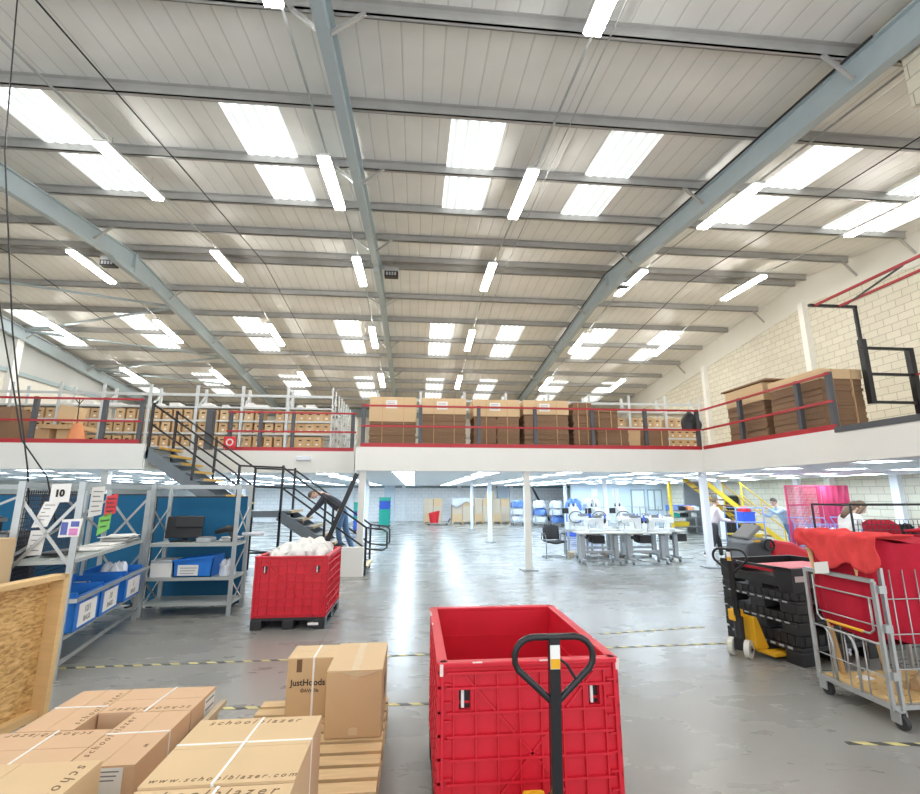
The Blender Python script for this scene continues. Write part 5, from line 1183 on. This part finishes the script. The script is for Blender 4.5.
# pallet with the two tall cartons
slat_pallet('weathered wooden pallet carrying the two tall cartons', -1.19, -.19, 3.12, 4.42, C['palletnew'], nb=9)
t = thing('tall_carton', 'tall taped carton standing at the aisle edge of the pallet', 'box', (-.4, 4.06, .146))
x0, x1, y0, y1, z0, z1 = -.595, -.205, 3.74, 4.38, .146, .575
m = MB(); m.box(x0, y0, z0, x1, y1, z1-.008); m.build('body', C['card'], t, bevel=.006)
m = MB(); c_ = (x0+x1)/2; m.box(x0, y0, z1-.008, c_-.002, y1, z1); m.box(c_+.002, y0, z1-.008, x1, y1, z1); m.build('flaps', C['card2'], t)
m = MB(); m.box(c_-.028, y0+.002, z1, c_+.028, y1-.01, z1+.0015); m.box(c_-.028, y0-.002, z1-.055, c_+.028, y0, z1); m.build('tape', C['tape'], t)
m = MB(); m.grid(lambda u, v: (x0+.1+.25*u, y0-.003-.02*math.sin(u*math.pi), z1-.006-.028*math.sin(u*math.pi)*v), 12, 3); m.build('curled_tape', C['tape'], t, solid=.002)
m = MB(); m.grid(lambda u, v: (c_-.03+.06*u, y0-.002, z0+.02+(.05-.02*abs(u-.5))*v), 6, 2); m.build('tape_end', C['tape'], t, solid=.001)
m = MB(); m.box(x1, 3.95, .3, x1+.001, 4.15, .45); m.build('side_print', C['ink'], t)
t = thing('tall_carton', 'printed carton with dark lettering and white strap behind the taped one', 'box', (-.78, 4.25, .146))
x0, x1, y0, y1, z0, z1 = -.95, -.60, 4.09, 4.40, .146, .56
m = MB(); m.box(x0, y0, z0, x1, y1, z1-.006); m.build('body', C['card'], t, bevel=.005)
m = MB(); m.box(x0, y0, z1-.006, x1, (y0+y1)/2-.002, z1); m.box(x0, (y0+y1)/2+.002, z1-.006, x1, y1, z1); m.build('flaps', C['card2'], t)
m = MB(); m.box(x0+.19, y0-.003, z0, x0+.205, y0, z1); m.box(x0+.19, y0, z1, x0+.205, y1, z1+.002); m.build('strap', C['strap'], t)
m = MB(); m.box(x0+.07, y0-.001, z1-.1, x0+.11, y0, z1-.01); m.build('print_block', C['ink'], t)
txt('JustHoods', .062, C['blackink'], t, frame((-.79, y0-.0015, .385), (1, 0, 0), (0, 0, 1)), bold=.0012)
txt('©AWDis', .036, C['ink'], t, frame((-.775, y0-.0015, .33), (1, 0, 0), (0, 0, 1)), bold=.0008)
# ================================================================ FOLDING PALLET BOXES AND PALLET TRUCKS
def pallet_box(label, x0, x1, y0, y1, z0, z1, base=False, worn=True):
    """large red folding box: four ribbed walls, hand openings in the front wall, black feet"""
    t = thing('pallet_box', label, 'plastic crate', ((x0+x1)/2, (y0+y1)/2, z0), 0, 'red folding pallet boxes')
    zb = z0+.15; th = .03; W = x1-x0; D = y1-y0
    def wall(side):
        m = MB()
        # local wall coordinates: u along the wall, v height, w outwards
        L = W if side in 'fb' else D
        def P(u, w, z):
            if side == 'f': return (x0+u, y0-w, z)
            if side == 'b': return (x1-u, y1+w, z)
            if side == 'l': return (x0-w, y1-u, z)
            return (x1+w, y0+u, z)
        def bx(u0, u1, w0, w1, za, zz):
            a = P(u0, w0, za); b = P(u1, w1, zz); m.box(*a, *b)
        hz0, hz1 = z1-.225, z1-.13; a0, a1, b0, b1 = L*.1, L*.165, L*.84, L*.905
        if side == 'f':
            bx(0, L, -th, 0, zb, hz0); bx(0, L, -th, 0, hz1, z1-.01); bx(0, a0, -th, 0, hz0, hz1); bx(a1, b0, -th, 0, hz0, hz1); bx(b1, L, -th, 0, hz0, hz1)
        else: bx(th if side in 'lr' else 0, L-th if side in 'lr' else L, -th, 0, zb, z1-.01)
        # horizontal ribs
        for z in [z1-.05, z1-.12, z1-.235] + [z1-.235-.105*k for k in range(1, 6)]:
            if z < zb+.03: continue
            if side == 'f' or side == 'b': bx(.03, L-.03, 0, .02, z-.006, z+.006)
            else: bx(.0, L, 0, .016, z-.006, z+.006)
        # vertical ribs between the corner posts
        n_ = 7 if side in 'fb' else 9
        for k in range(n_+1):
            u = L*.07+L*.86*k/n_
            segs = [(zb, hz0-.02), (hz1+.01, z1-.05)] if side in 'fb' and (a0-.02 < u < a1+.02 or b0-.02 < u < b1+.02) else [(zb, z1-.05)]
            for s0, s1 in segs: bx(u-.004, u+.004, 0, .016, s0, s1)
        # diagonal stiffeners
        for ua, za, ub, zz in ((L*.13, zb, L*.88, z1-.06), (L*.88, zb, L*.13, z1-.06)):
            p, q = Vector(P(ua, .006, za)), Vector(P(ub, .006, zz)); m.bar(p, q, .012, .010, up=Vector(P(0, 1, 0))-Vector(P(0, 0, 0)))
        # ladder teeth on the edges
        for k in range(9):
            z = z1-.1-.085*k
            if z > zb: bx(.012, .05, 0, .018, z-.004, z+.004); bx(L-.05, L-.012, 0, .018, z-.004, z+.004)
        bx(0, .014, 0, .018, zb, z1-.01); bx(L-.014, L, 0, .018, zb, z1-.01)
        # inside bands
        for z in (z1-.2, z1-.38): bx(.03, L-.03, -th-.004, -th, z-.006, z+.006)
        w_ = m.build('side_wall', C['crate'], t)
        m = MB(); bx(-.006, L+.006, -th-.004, .022, z1-.022, z1); m.build('rim', C['crate'], w_, bevel=.004)
        if side == 'f':
            for a, b in ((a0, a1), (b0, b1)): m = MB(); bx(a+.012, a+.028, -th*.9, -th*.3, hz0+.005, hz1-.004); m.build('latch', C['white'], w_, bevel=.003)
            for a, b in ((a0, a1), (b0, b1)): m = MB(); bx(a, b, -th-.012, -th-.006, hz0-.01, hz1+.01); m.build('latch_plate', C['black'], w_)
        if worn:
            m = MB(); rr = random.Random(ord(side))
            for k in range(3):
                u = rr.uniform(.05, L-.12); bx(u, u+rr.uniform(.02, .07), .012, .023, z1-rr.uniform(.002, .006), z1+.0012)
            bx(-.0065, .010, 0, .0235, z1-.06, z1-.004)
            m.build('scuffs', C['crateworn'], w_)
    for s_ in 'fblr': wall(s_)
    m = MB(); m.box(x0+.01, y0+.01, zb-.03, x1-.01, y1-.01, zb+.01); m.build('floor_panel', C['crate'], t)
    for fx in (0, .5, 1):
        for fy in (0, .5, 1):
            cx, cy = x0+.06+(W-.12)*fx, y0+.08+(D-.16)*fy; m = MB(); m.box(cx-.075, cy-.1, z0, cx+.075, cy+.1, zb-.03); m.build('foot', C['black'], t, bevel=.01)
    m = MB()
    for fx in (0, 1): cx = x0+.06+(W-.12)*fx; m.box(cx-.07, y0, z0, cx+.07, y1, z0+.03)
    m.box(x0-.01, y0-.012, zb-.035, x1+.01, y1+.012, zb); m.build('skid_base', C['black'], t)
    return t
pallet_box('big empty red folding crate in the middle foreground behind the truck handle', .15, 1.07, 2.67, 3.88, 0, .95)
pallet_box('red folding crate heaped with white fabric beside the stair', -2.17, -1.21, 7.13, 8.33, 0, .95, worn=False)
m = MB(); m.box(-1.42, 7.095, .055, -1.28, 7.115, .085); tag(m.build('asset_tag', C['paper']), 'small white label on the black foot of the fabric-filled crate', 'label')
# white fabric heap: several crumpled pieces
rr = random.Random(4)
for i, (cx, cy, rx, ry, h) in enumerate(((-1.72, 7.7, .34, .40, .20), (-1.93, 7.5, .17, .24, .14), (-1.46, 7.6, .18, .3, .18), (-1.58, 7.95, .28, .26, .24))):
    heap(cx, cy, .86, rx, ry, h, C['whitecloth'], 'fabric_pile', ['white crumpled fabric filling the middle of the red crate', 'white fabric fold at the near left corner of the crate', 'white fabric fold spilling by the right wall of the crate', 'white fabric bundle highest at the back of the crate'][i], 'fabric', 60+i, None, .34, 22)
heap(-1.69, 7.73, .5, .41, .54, .38, C['whitecloth'], 'fabric_pile', 'lower white fabric packed down inside the red crate', 'fabric', 70, None, .02, 16)

def pallet_truck(label, loc, rotz, lean=0., base_mat='yellow', steer=0., dx=0.):
    """local frame: forks point +y, steer wheels at the origin, handle rises above; the steering head may be turned"""
    t = thing('pallet_truck', label, 'pallet truck', loc, rotz)
    B = dict(world=False); RZ = Matrix.Rotation(steer, 3, 'Z')
    def head(m, *a, parent=t, **k):
        m.v = [tuple(RZ @ Vector(p)+Vector((dx, 0, 0))) for p in m.v]; return m.build(*a, parent, world=False, **k)
    for x in (-.19, .19):
        m = MB(); m.box(x-.08, .22, .05, x+.08, 1.32, .085); m.ext([(x-.08, 1.32, .05), (x+.08, 1.32, .05), (x+.03, 1.4, .055), (x-.03, 1.4, .055)], (0, 0, .025)); m.build('fork', C[base_mat], t, bevel=.006, **B)
        m = MB(); m.cyl((x-.035, 1.2, .04), (x+.035, 1.2, .04), .038, 12); m.build('load_roller', C['tyre'], t, **B)
    m = MB(); m.box(-.27, .19, .05, .27, .27, .09); m.build('fork_bridge', C[base_mat], t, bevel=.006, **B)
    m = MB(); m.ext([(-.11, .12, .10), (-.11, .27, .09), (-.11, .295, .10), (-.11, .165, .43), (-.11, .11, .43)], (.22, 0, 0)); m.build('sloped_frame', C[base_mat], t, bevel=.008, **B)
    m = MB(); m.bar((0, .262, .2), (0, .218, .32), .09, .004, up=(0, 1, .4)); m.build('warning_label', C['paper'], t, **B)
    m = MB(); m.cyl((0, .03, .1), (0, .03, .42), .05, 14); m.cyl((0, .03, .42), (0, .03, .5), .03, 12); head(m, 'hydraulic_pump', C['black'])
    m = MB(); m.box(-.10, -.03, .37, .0, .10, .492); m.build('pump_head', C[base_mat], t, bevel=.01, **B)
    for x in (-.085, .085):
        m = MB(); m.cyl((x-.027, 0, .095), (x+.027, 0, .095), .095, 24); w = head(m, 'steer_wheel', C['tyre'])
        m = MB(); m.cyl((x-.03, 0, .095), (x+.03, 0, .095), .042, 16); head(m, 'hub', C['greyplastic'], parent=w)
    m = MB(); m.box(-.05, -.03, .07, .05, .04, .2); m.cyl((-.13, 0, .095), (.13, 0, .095), .014, 8); head(m, 'axle_block', C['black'])
    top = Vector((0, -.03+lean, 1.168)); bot = Vector((0, -.0, .36)); d = (top-bot).normalized(); zx = Vector((1, 0, 0)); fr = d.cross(zx)
    m = MB(); m.bar(bot, top, .048, .036, up=(0, 1, 0)); head(m, 'tiller_stem', C['blacksteel'])
    def hp(x, s_): return tuple(bot+d*((top-bot).length+s_)+zx*x)
    def arc(cx, cs, r, a0, a1, n_=5): return [hp(cx+r*math.cos(math.radians(a0+(a1-a0)*k/n_)), cs+r*math.sin(math.radians(a0+(a1-a0)*k/n_))) for k in range(n_+1)]
    loop = arc(-.095, -.085, .085, 215, 90, 6)+arc(.095, -.085, .085, 90, -35, 6)+[hp(.02, -.265), hp(0, -.275), hp(-.02, -.265)]
    m = MB(); m.tube(loop, .0145, 10, closed=True); head(m, 'handle_loop', C['blacksteel'], smooth=True)
    F3 = Matrix((zx, fr*-1, d)).transposed()
    m = MB(); a, b = Vector(hp(0, -.13)), Vector(hp(0, -.03)); m.obox((a+b)/2+Vector((0, -.0195, 0)), (.044, .003, .10), F3); q = head(m, 'handle_sticker', C['paper'])
    m = MB(); a, b = Vector(hp(0, -.13)), Vector(hp(0, -.085)); m.obox((a+b)/2+Vector((0, -.0225, 0)), (.042, .002, .04), F3); head(m, 'sticker_print', C['yellow'], parent=q)
    m = MB(); m.tube([hp(.02, -.09), hp(.06, -.12), hp(.09, -.17), hp(.095, -.18)], [.006, .007, .007, .004], 6); head(m, 'release_lever', C['black'])
    return t
pallet_truck('black-handled pallet truck with yellow base in front of the big red crate', (.605, 2.32, 0), 0, -.02, 'yellow', 0, .03)

# ================================================================ RIGHT: STACK OF BLACK FOLDED CRATES AND SECOND TRUCK
import math as _m
RS = _m.radians(11)
t = thing('crate_stack_base', 'bottom black folded pallet crate of the stack, feet on the floor', 'plastic crate', (4.12, 5.12, 0), RS, 'stacked black folded crates')
def folded_crate(root, z, h, first):
    B = dict(world=False); W, D = 1.15, .98
    def bb(m, *a): m.box(*a)
    m = MB(); m.box(0, 0, z+h*.45, W, D, z+h*.62); m.box(.02, .02, z+h*.62, W-.02, D-.02, z+h*.7)
    m.build('tray', C['black'], root, bevel=.006, **B)
    for fx in (0, .5, 1):
        for fy in (0, .5, 1):
            cx, cy = .09+(W-.18)*fx, .1+(D-.2)*fy; m = MB(); m.box(cx-.09, cy-.1, z, cx+.09, cy+.1, z+h*.45); m.build('foot', C['black'], root, bevel=.008, **B)
    m = MB()
    for yy in (.0, ):
        for k in range(10): m.box(-.008, .06+.088*k, z+h*.66, .0, .10+.088*k, z+h*.98)
        for k in range(11): m.box(.06+.098*k, -.008, z+h*.66, .10+.098*k, 0, z+h*.98)
    m.box(0, 0, z+h*.7, W, .02, z+h); m.box(0, D-.02, z+h*.7, W, D, z+h); m.box(0, .02, z+h*.7, .02, D-.02, z+h); m.box(W-.02, .02, z+h*.7, W, D-.02, z+h)
    m.build('rim_wall', C['black'], root, **B)
    m = MB(); m.box(.03, .03, z+h*.74, W-.03, D*.48, z+h*.9); m.box(.03, D*.52, z+h*.74, W-.03, D-.03, z+h*.92); m.build('folded_side', C['midgrey' if not first else 'black'], root, bevel=.006, **B)
    m = MB()
    for k in range(8): m.box(-.004, .1+.105*k, z+h*.5, -.001, .16+.105*k, z+h*.58)
    m.build('slot_row', C['midgrey'], root, **B)
folded_crate(t, 0, .30, False)
for k, lab in enumerate(('second black folded pallet crate up in the stack', 'third black folded pallet crate up, just under the red-topped one')):
    t = thing('folded_crate', lab, 'plastic crate', (4.12, 5.12, .302+.215*k), RS, 'stacked black folded crates'); folded_crate(t, 0, .213, k == 0)
t = thing('folded_crate', 'top black pallet crate with folded red sides lying inside', 'plastic crate', (4.12, 5.12, .733), RS, 'stacked black folded crates')
B = dict(world=False); W, D = 1.15, .98; h = .26
m = MB(); m.box(0, 0, .05, W, D, .09)
for fx in (0, .5, 1):
    for fy in (0, .5, 1): cx, cy = .09+(W-.18)*fx, .1+(D-.2)*fy; m.box(cx-.085, cy-.09, 0, cx+.085, cy+.09, .05)
m.build('base_tray', C['black'], t, **B)
for a in ((0, 0, W, .03), (0, D-.03, W, D), (W-.03, .03, W, D-.03)):
    m = MB(); m.box(a[0], a[1], .09, a[2], a[3], h); m.build('side_wall', C['black'], t, **B)
m = MB(); m.box(0, .03, .09, .03, .22, h); m.box(0, D-.22, .09, .03, D-.03, h); m.box(0, .22, .09, .03, D-.22, .15); m.box(0, .03, h-.03, .03, D-.03, h); m.build('front_wall', C['black'], t, **B)
for (a, b_, z, r) in ((.06, .5, .20, .06), (.3, .28, .235, -.1)):
    m = MB(); m.obox((.56, b_, z), (.98, .42, .03), Matrix.Rotation(r*.3, 3, 'X')); m.build('folded_red_side', C['crate'], t, **B)
m = MB(); m.box(-.003, .06, .5, 0, .1, .56)
m = MB(); m.box(.03, -.006, .12, .16, -.003, .18); m.build('mark', C['paper'], t, **B)
pallet_truck('yellow pallet truck with forks under the black crate stack', (3.71, 5.53, 0), -_m.radians(79), -.02, 'yellow', _m.radians(27))

# ================================================================ ROLL CAGE WITH RED FABRIC
t = thing('roll_cage', 'zinc roll cage with plywood base and hinged wire gate holding red fabric', 'roll cage', (4.3, 4.18, 0))
XA, XB, YA, YB = 3.79, 4.75, 3.83, 4.53
def zt(pts, r, nm_, mt='zinc', closed=False):
    m = MB(); m.tube(pts, r, 8, closed=closed); return m.build(nm_, C[mt], t, smooth=True)
for x, y, zt_ in ((XA, YB, 1.09), (XA, YA, 1.09), (XB, YA, 1.2), (XB, YB, 1.2)):
    m = MB(); m.bar((x, y, .12), (x, y, zt_), .034, .028, up=(1, 0, 0)); m.build('corner_post', C['zinc'], t, bevel=.004)
m = MB(); m.bar((XA, YA, 1.09), (XA, YB, 1.09), .034, .034); m.build('gate_top_bar', C['zinc'], t)
m = MB(); m.bar((XA, YA, .15), (XA, YB, .15), .04, .035); m.bar((XB, YA, .15), (XB, YB, .15), .04, .035); m.bar((XA, YA, .15), (XB, YA, .15), .04, .035); m.bar((XA, YB, .15), (XB, YB, .15), .04, .035); m.build('base_frame', C['zinc'], t)
m = MB(); m.bar((XA+.06, YA-.02, .12), (XA+.06, YA-.02, 1.2), .034, .028, up=(1, 0, 0)); m.build('hinge_post', C['zinc'], t, bevel=.004)
for z in (.35, .7, 1.0):
    m = MB(); m.box(XA+.01, YA-.04, z, XA+.075, YA, z+.06); m.build('hinge', C['zinc'], t)
zt([(XA, YA+.03, .95), (XA, YB-.08, .95)], .007, 'wire')
zt([(XA, YA+.06, .95), (XA, YA+.06, .70), (XA, YA+.10, .665), (XA, YB-.12, .665), (XA, YB-.08, .70), (XA, YB-.08, 1.05)], .009, 'inner_loop')
zt([(XA, YA+.16, .665), (XA, YB-.18, .665)], .013, 'yellow_grip', 'yellow')
zt([(XA, YA+.02, .60), (XA, YB-.02, .60)], .01, 'wire')
zt([(XA, YA+.02, .74), (XA, YB-.08, .74)], .006, 'wire')
for y in (YA+.26, YA+.5):
    zt([(XA, y+.06, .6), (XA, y+.02, .56), (XA, y, .48), (XA, y, .16)], .012, 'lower_bar')
for y in (YA+.2, YA+.38, YA+.56): zt([(XA+.02, y, .6), (XA+.02, y, .16)], .006, 'wire')
zt([(XA, YA+.02, .36), (XA, YB-.02, .36)], .006, 'wire')
for k in range(6): zt([(XA+.16+.12*k, YA, .16), (XA+.16+.12*k, YA, 1.18)], .005, 'wire')
for z in (.42, .68, .95): zt([(XA+.06, YA-.004, z), (XB, YA-.004, z)], .005, 'wire')
for k in range(6): zt([(XA+.16+.12*k, YB, .16), (XA+.16+.12*k, YB, 1.18)], .005, 'wire')
m = MB()
n_x, n_y = 6, 5
bx0, bx1, by0, by1 = XA+.025, XB-.025, YA+.025, YB-.025
nx_, ny_ = 7, 5
for i in range(ny_):       # slotted plywood base: strips with slots between them
    ya = by0+(by1-by0)*i/ny_; yb = by0+(by1-by0)*(i+1)/ny_; m.box(bx0, ya, .16, bx1, yb-.025, .175)
    for k in range(nx_):
        xa = bx0+(bx1-bx0)*k/nx_; m.box(xa, yb-.025, .16, xa+(bx1-bx0)/nx_*.5, yb, .175)
m.build('plywood_base', C['ply'], t)
for x, y in ((XA+.03, YB-.02), (XA+.03, YA+.0), (XB-.03, YA), (XB-.03, YB)):
    m = MB(); m.cyl((x-.018, y-.03, .055), (x+.018, y-.03, .055), .055, 18); w = m.build('caster', C['rubber'], t)
    m = MB(); m.box(x-.034, y-.05, .045, x-.022, y+.03, .13); m.box(x+.022, y-.05, .045, x+.034, y+.03, .13); m.box(x-.034, y-.05, .125, x+.034, y+.04, .137); m.build('fork', C['zinc'], w)
# cardboard tubes standing in the cage
for x, y, lab in ((3.86, 4.46, 'buff cardboard tube at the far corner of the roll cage'), (3.86, 3.99, 'buff cardboard tube midway behind the gate of the roll cage')):
    m = MB(); m.cyl((x+.11, y, .177), (x-.05, y+.02, 1.36), .022, 14); tag(m.build('cardboard_tube', C['yellow'] if 0 else C['pine'], smooth=True), lab, 'tube')
# red fabric: hanging mass and draped garment
rr = random.Random(11); ph = [rr.uniform(0, 6.3) for _ in range(12)]
def fold(u, v): return .03*math.sin(9*u+ph[0]+2*v)+.022*math.sin(17*u+ph[1]-3*v)+.014*math.sin(31*u+5*v+ph[2])
def sack(u, v):
    a = 2*math.pi*u; cx, cy = 4.34, 4.19
    sx, sy = .51, .325; e = .4
    c_, s_ = math.cos(a), math.sin(a)
    x = cx+sx*math.copysign(abs(c_)**e, c_); y = cy+sy*math.copysign(abs(s_)**e, s_)
    z = 1.40-.80*v+.02*math.sin(5*a)
    bl = 1+.06*math.sin(v*math.pi)-.5*max(0, v-.85)
    w = .8*fold(u*3, v)
    return (cx+(x-cx)*bl+c_*w*.6, cy+(y-cy)*bl+s_*w*.6, z)
m = MB(); m.grid(sack, 72, 16)
m.grid(lambda u, v: (3.90+.9*u, 3.9+.58*v, 1.395+.02*math.sin(9*u+3*v)+.012*math.sin(14*v)), 14, 10)
m.grid(lambda u, v: (3.98+.78*u, 3.97+.46*v, .56-.05*math.sin(math.pi*u)*math.sin(math.pi*v)), 12, 8)
tag(m.build('fabric_bundle', C['redcloth'], smooth=True), 'dark red fabric bundle filling the roll cage', 'fabric')
def drape(u, v):
    # garment thrown over the top edge: v 0..1 from the back of the top, over the edge, down the front
    y = 3.72+.84*u
    if v < .45: x = 4.12-.34*(v/.45); z = 1.452
    else: x = 3.77; z = 1.452-(.16+.13*math.sin(u*math.pi*.9+.5)+.05*math.sin(13*u))*((v-.45)/.55)
    k = fold(u*1.7, v*2)*.8
    return (x-abs(k)*.5*min(1, v*2), y+.01*math.sin(12*v), z+.3*k*(1 if v < .45 else .3)+.012*math.cos(u*25)*(v < .5))
m = MB(); m.grid(drape, 44, 22); tag(m.build('red_garment', C['redcloth2'], smooth=True, solid=.012), 'bright red garment draped over the top of the roll cage load', 'clothing')
m = MB(); m.grid(lambda u, v: (3.745-.0*v, 4.20+.16*u, 1.20-.10*v-.03*u), 6, 4); tag(m.build('paper_tag', C['paper'], solid=.004), 'cream paper tag hanging below the draped red garment', 'label')
m = MB(); m.grid(lambda u, v: (3.76, 3.92+.12*u, 1.19-.05*v), 4, 2); m.build('x', C['greyplastic']); bpy.data.objects.remove(bpy.data.objects['x'])
# second fabric load standing to the right, its wires in front
t = thing('fabric_load', 'tall dark red fabric load with wire front at the right picture edge', 'fabric', (5.4, 4.2, 0))
def sack2(u, v):
    return (4.86+1.0*u, 3.98+.04*math.sin(7*u+ph[4])+.03*math.sin(15*u+3*v), 1.46-.98*v)
m = MB(); m.grid(sack2, 40, 14); m.grid(lambda u, v: (4.86+1.0*u, 3.98+.5*v, 1.46+.02*math.sin(7*u+5*v)), 14, 6); m.build('fabric', C['redcloth'], t, smooth=True, solid=.02)
for x in (4.88, 5.84):
    for y in (3.93, 4.5): m = MB(); m.bar((x, y, .1), (x, y, 1.4), .03, .03, up=(1, 0, 0)); m.build('post', C['zinc'], t)
m = MB(); m.box(4.86, 3.93, .12, 5.86, 4.52, .16); m.build('base', C['ply'], t)
for k in range(7): m = MB(); m.tube([(4.98+.13*k, 3.9, .16), (4.98+.13*k, 3.9, 1.3)], .005, 6); m.build('wire', C['zinc'], t)
for x in (4.92, 5.8):
    for y in (3.97, 4.46): m = MB(); m.cyl((x-.018, y, .055), (x+.018, y, .055), .055, 14); m.build('caster', C['rubber'], t)
# things lying on the plywood base
m = MB(); m.ext([(4.02, 4.28, .177), (4.12, 4.3, .177), (4.1, 4.38, .177), (4.0, 4.36, .177)], (0, 0, .012)); tag(m.build('paper_scrap', C['paper']), 'white paper scrap lying on the plywood cage base', 'paper')
heap(4.45, 4.0, .177, .22, .12, .16, C['tan'], 'tan_bag', 'tan crumpled bag lying on the cage base under the red fabric', 'bag', 81, None, .3, 16)
# black wire cage beyond with dark garments
t = thing('mesh_cage', 'black wire mesh cage beyond the red fabric, full of dark garments', 'roll cage', (6.3, 6.0, 0))
m = MB()
for x in (5.55, 7.3):
    for y in (5.75, 6.35): m.bar((x, y, .1), (x, y, 1.66), .018, .018, up=(1, 0, 0))
for z in (1.66,):
    for y in (5.75, 6.35): m.tube([(5.55, y, z), (7.3, y, z)], .009, 6)
    for x in (5.55, 7.3): m.tube([(x, 5.75, z), (x, 6.35, z)], .014, 6)
m.build('frame', C['blacksteel'], t)
m = MB()
for k in range(1, 28): m.box(5.55+.065*k-.003, 5.747, .3, 5.55+.065*k+.003, 5.753, 1.47)
for k in range(20): m.box(5.55, 5.744, .3+.062*k-.003, 7.3, 5.75, .3+.062*k+.003)
m.build('mesh_front', C['meshwire'], t)
m = MB(); m.box(5.55, 5.75, .1, 7.3, 6.35, .15); m.build('base', C['blacksteel'], t)
for x in (5.62, 7.22):
    for y in (5.82, 6.28): m = MB(); m.cyl((x-.02, y, .05), (x+.02, y, .05), .05, 12); m.build('caster', C['rubber'], t)
for i, (x, z, rx, h, mt) in enumerate(((5.95, .16, .3, 1.12, 'blackcloth'), (6.52, .16, .22, 1.22, 'blackcloth'), (7.0, .16, .22, 1.2, 'redcloth'), (6.24, 1.26, .14, .2, 'redcloth'))):
    heap(x, 6.05, z, rx, .24, h, C[mt], 'garment_heap', ['black garments heaped at the near end of the mesh cage', 'tall black garment bundle in the mesh cage', 'red garments at the far end of the mesh cage', 'small red garment on top in the mesh cage'][i], 'clothing', 90+i, None, .1, 20)
# ride-on floor cleaner
t = thing('floor_cleaner', 'red and grey floor cleaning machine behind the black crate stack', 'cleaning machine', (6.05, 8.3, 0))
m = MB(); m.ext([(5.92, 8.0, .3), (6.68, 8.0, .3), (6.72, 8.0, .62), (6.6, 8.0, .82), (6.35, 8.0, .97), (5.98, 8.0, 1.03), (5.92, 8.0, .9)], (0, .62, 0)); m.build('red_hood', C['ext'], t, bevel=.05)
m = MB(); m.ext([(5.42, 8.02, .25), (5.92, 8.02, .25), (5.92, 8.02, 1.05), (5.75, 8.02, 1.0), (5.5, 8.02, .95), (5.42, 8.02, .7)], (0, .58, 0)); m.build('grey_body', C['post'], t, bevel=.03)
m = MB(); m.obox((5.66, 8.25, 1.14), (.34, .42, .07), Matrix.Rotation(-.7, 3, 'Y')); c_ = m.build('control_console', C['greyplastic'], t, bevel=.02)
m = MB(); m.obox((5.68, 8.22, 1.185), (.2, .3, .02), Matrix.Rotation(-.7, 3, 'Y')); m.build('display', C['midgrey'], c_)
m = MB(); m.tube([(5.86, 8.0, .98+.0*a) if 0 else (5.86+.09*math.cos(a/10*2*math.pi), 7.98, .94+.09*math.sin(a/10*2*math.pi)) for a in range(10)], .02, 6, closed=True); m.build('hose_ring', C['black'], t, smooth=True)
m = MB(); m.box(5.4, 7.98, .12, 6.7, 8.64, .3); m.build('chassis', C['black'], t, bevel=.02)
for x in (5.6, 6.5):
    for y in (8.0, 8.6): m = MB(); m.cyl((x, y-.03, .11), (x, y+.03, .11), .11, 18); m.build('wheel', C['rubber'], t)
m = MB(); m.box(5.6, 8.0, .99, 5.72, 8.02, 1.02); m.build('warning_sticker', C['yellow'], t)
t.location.x += .22
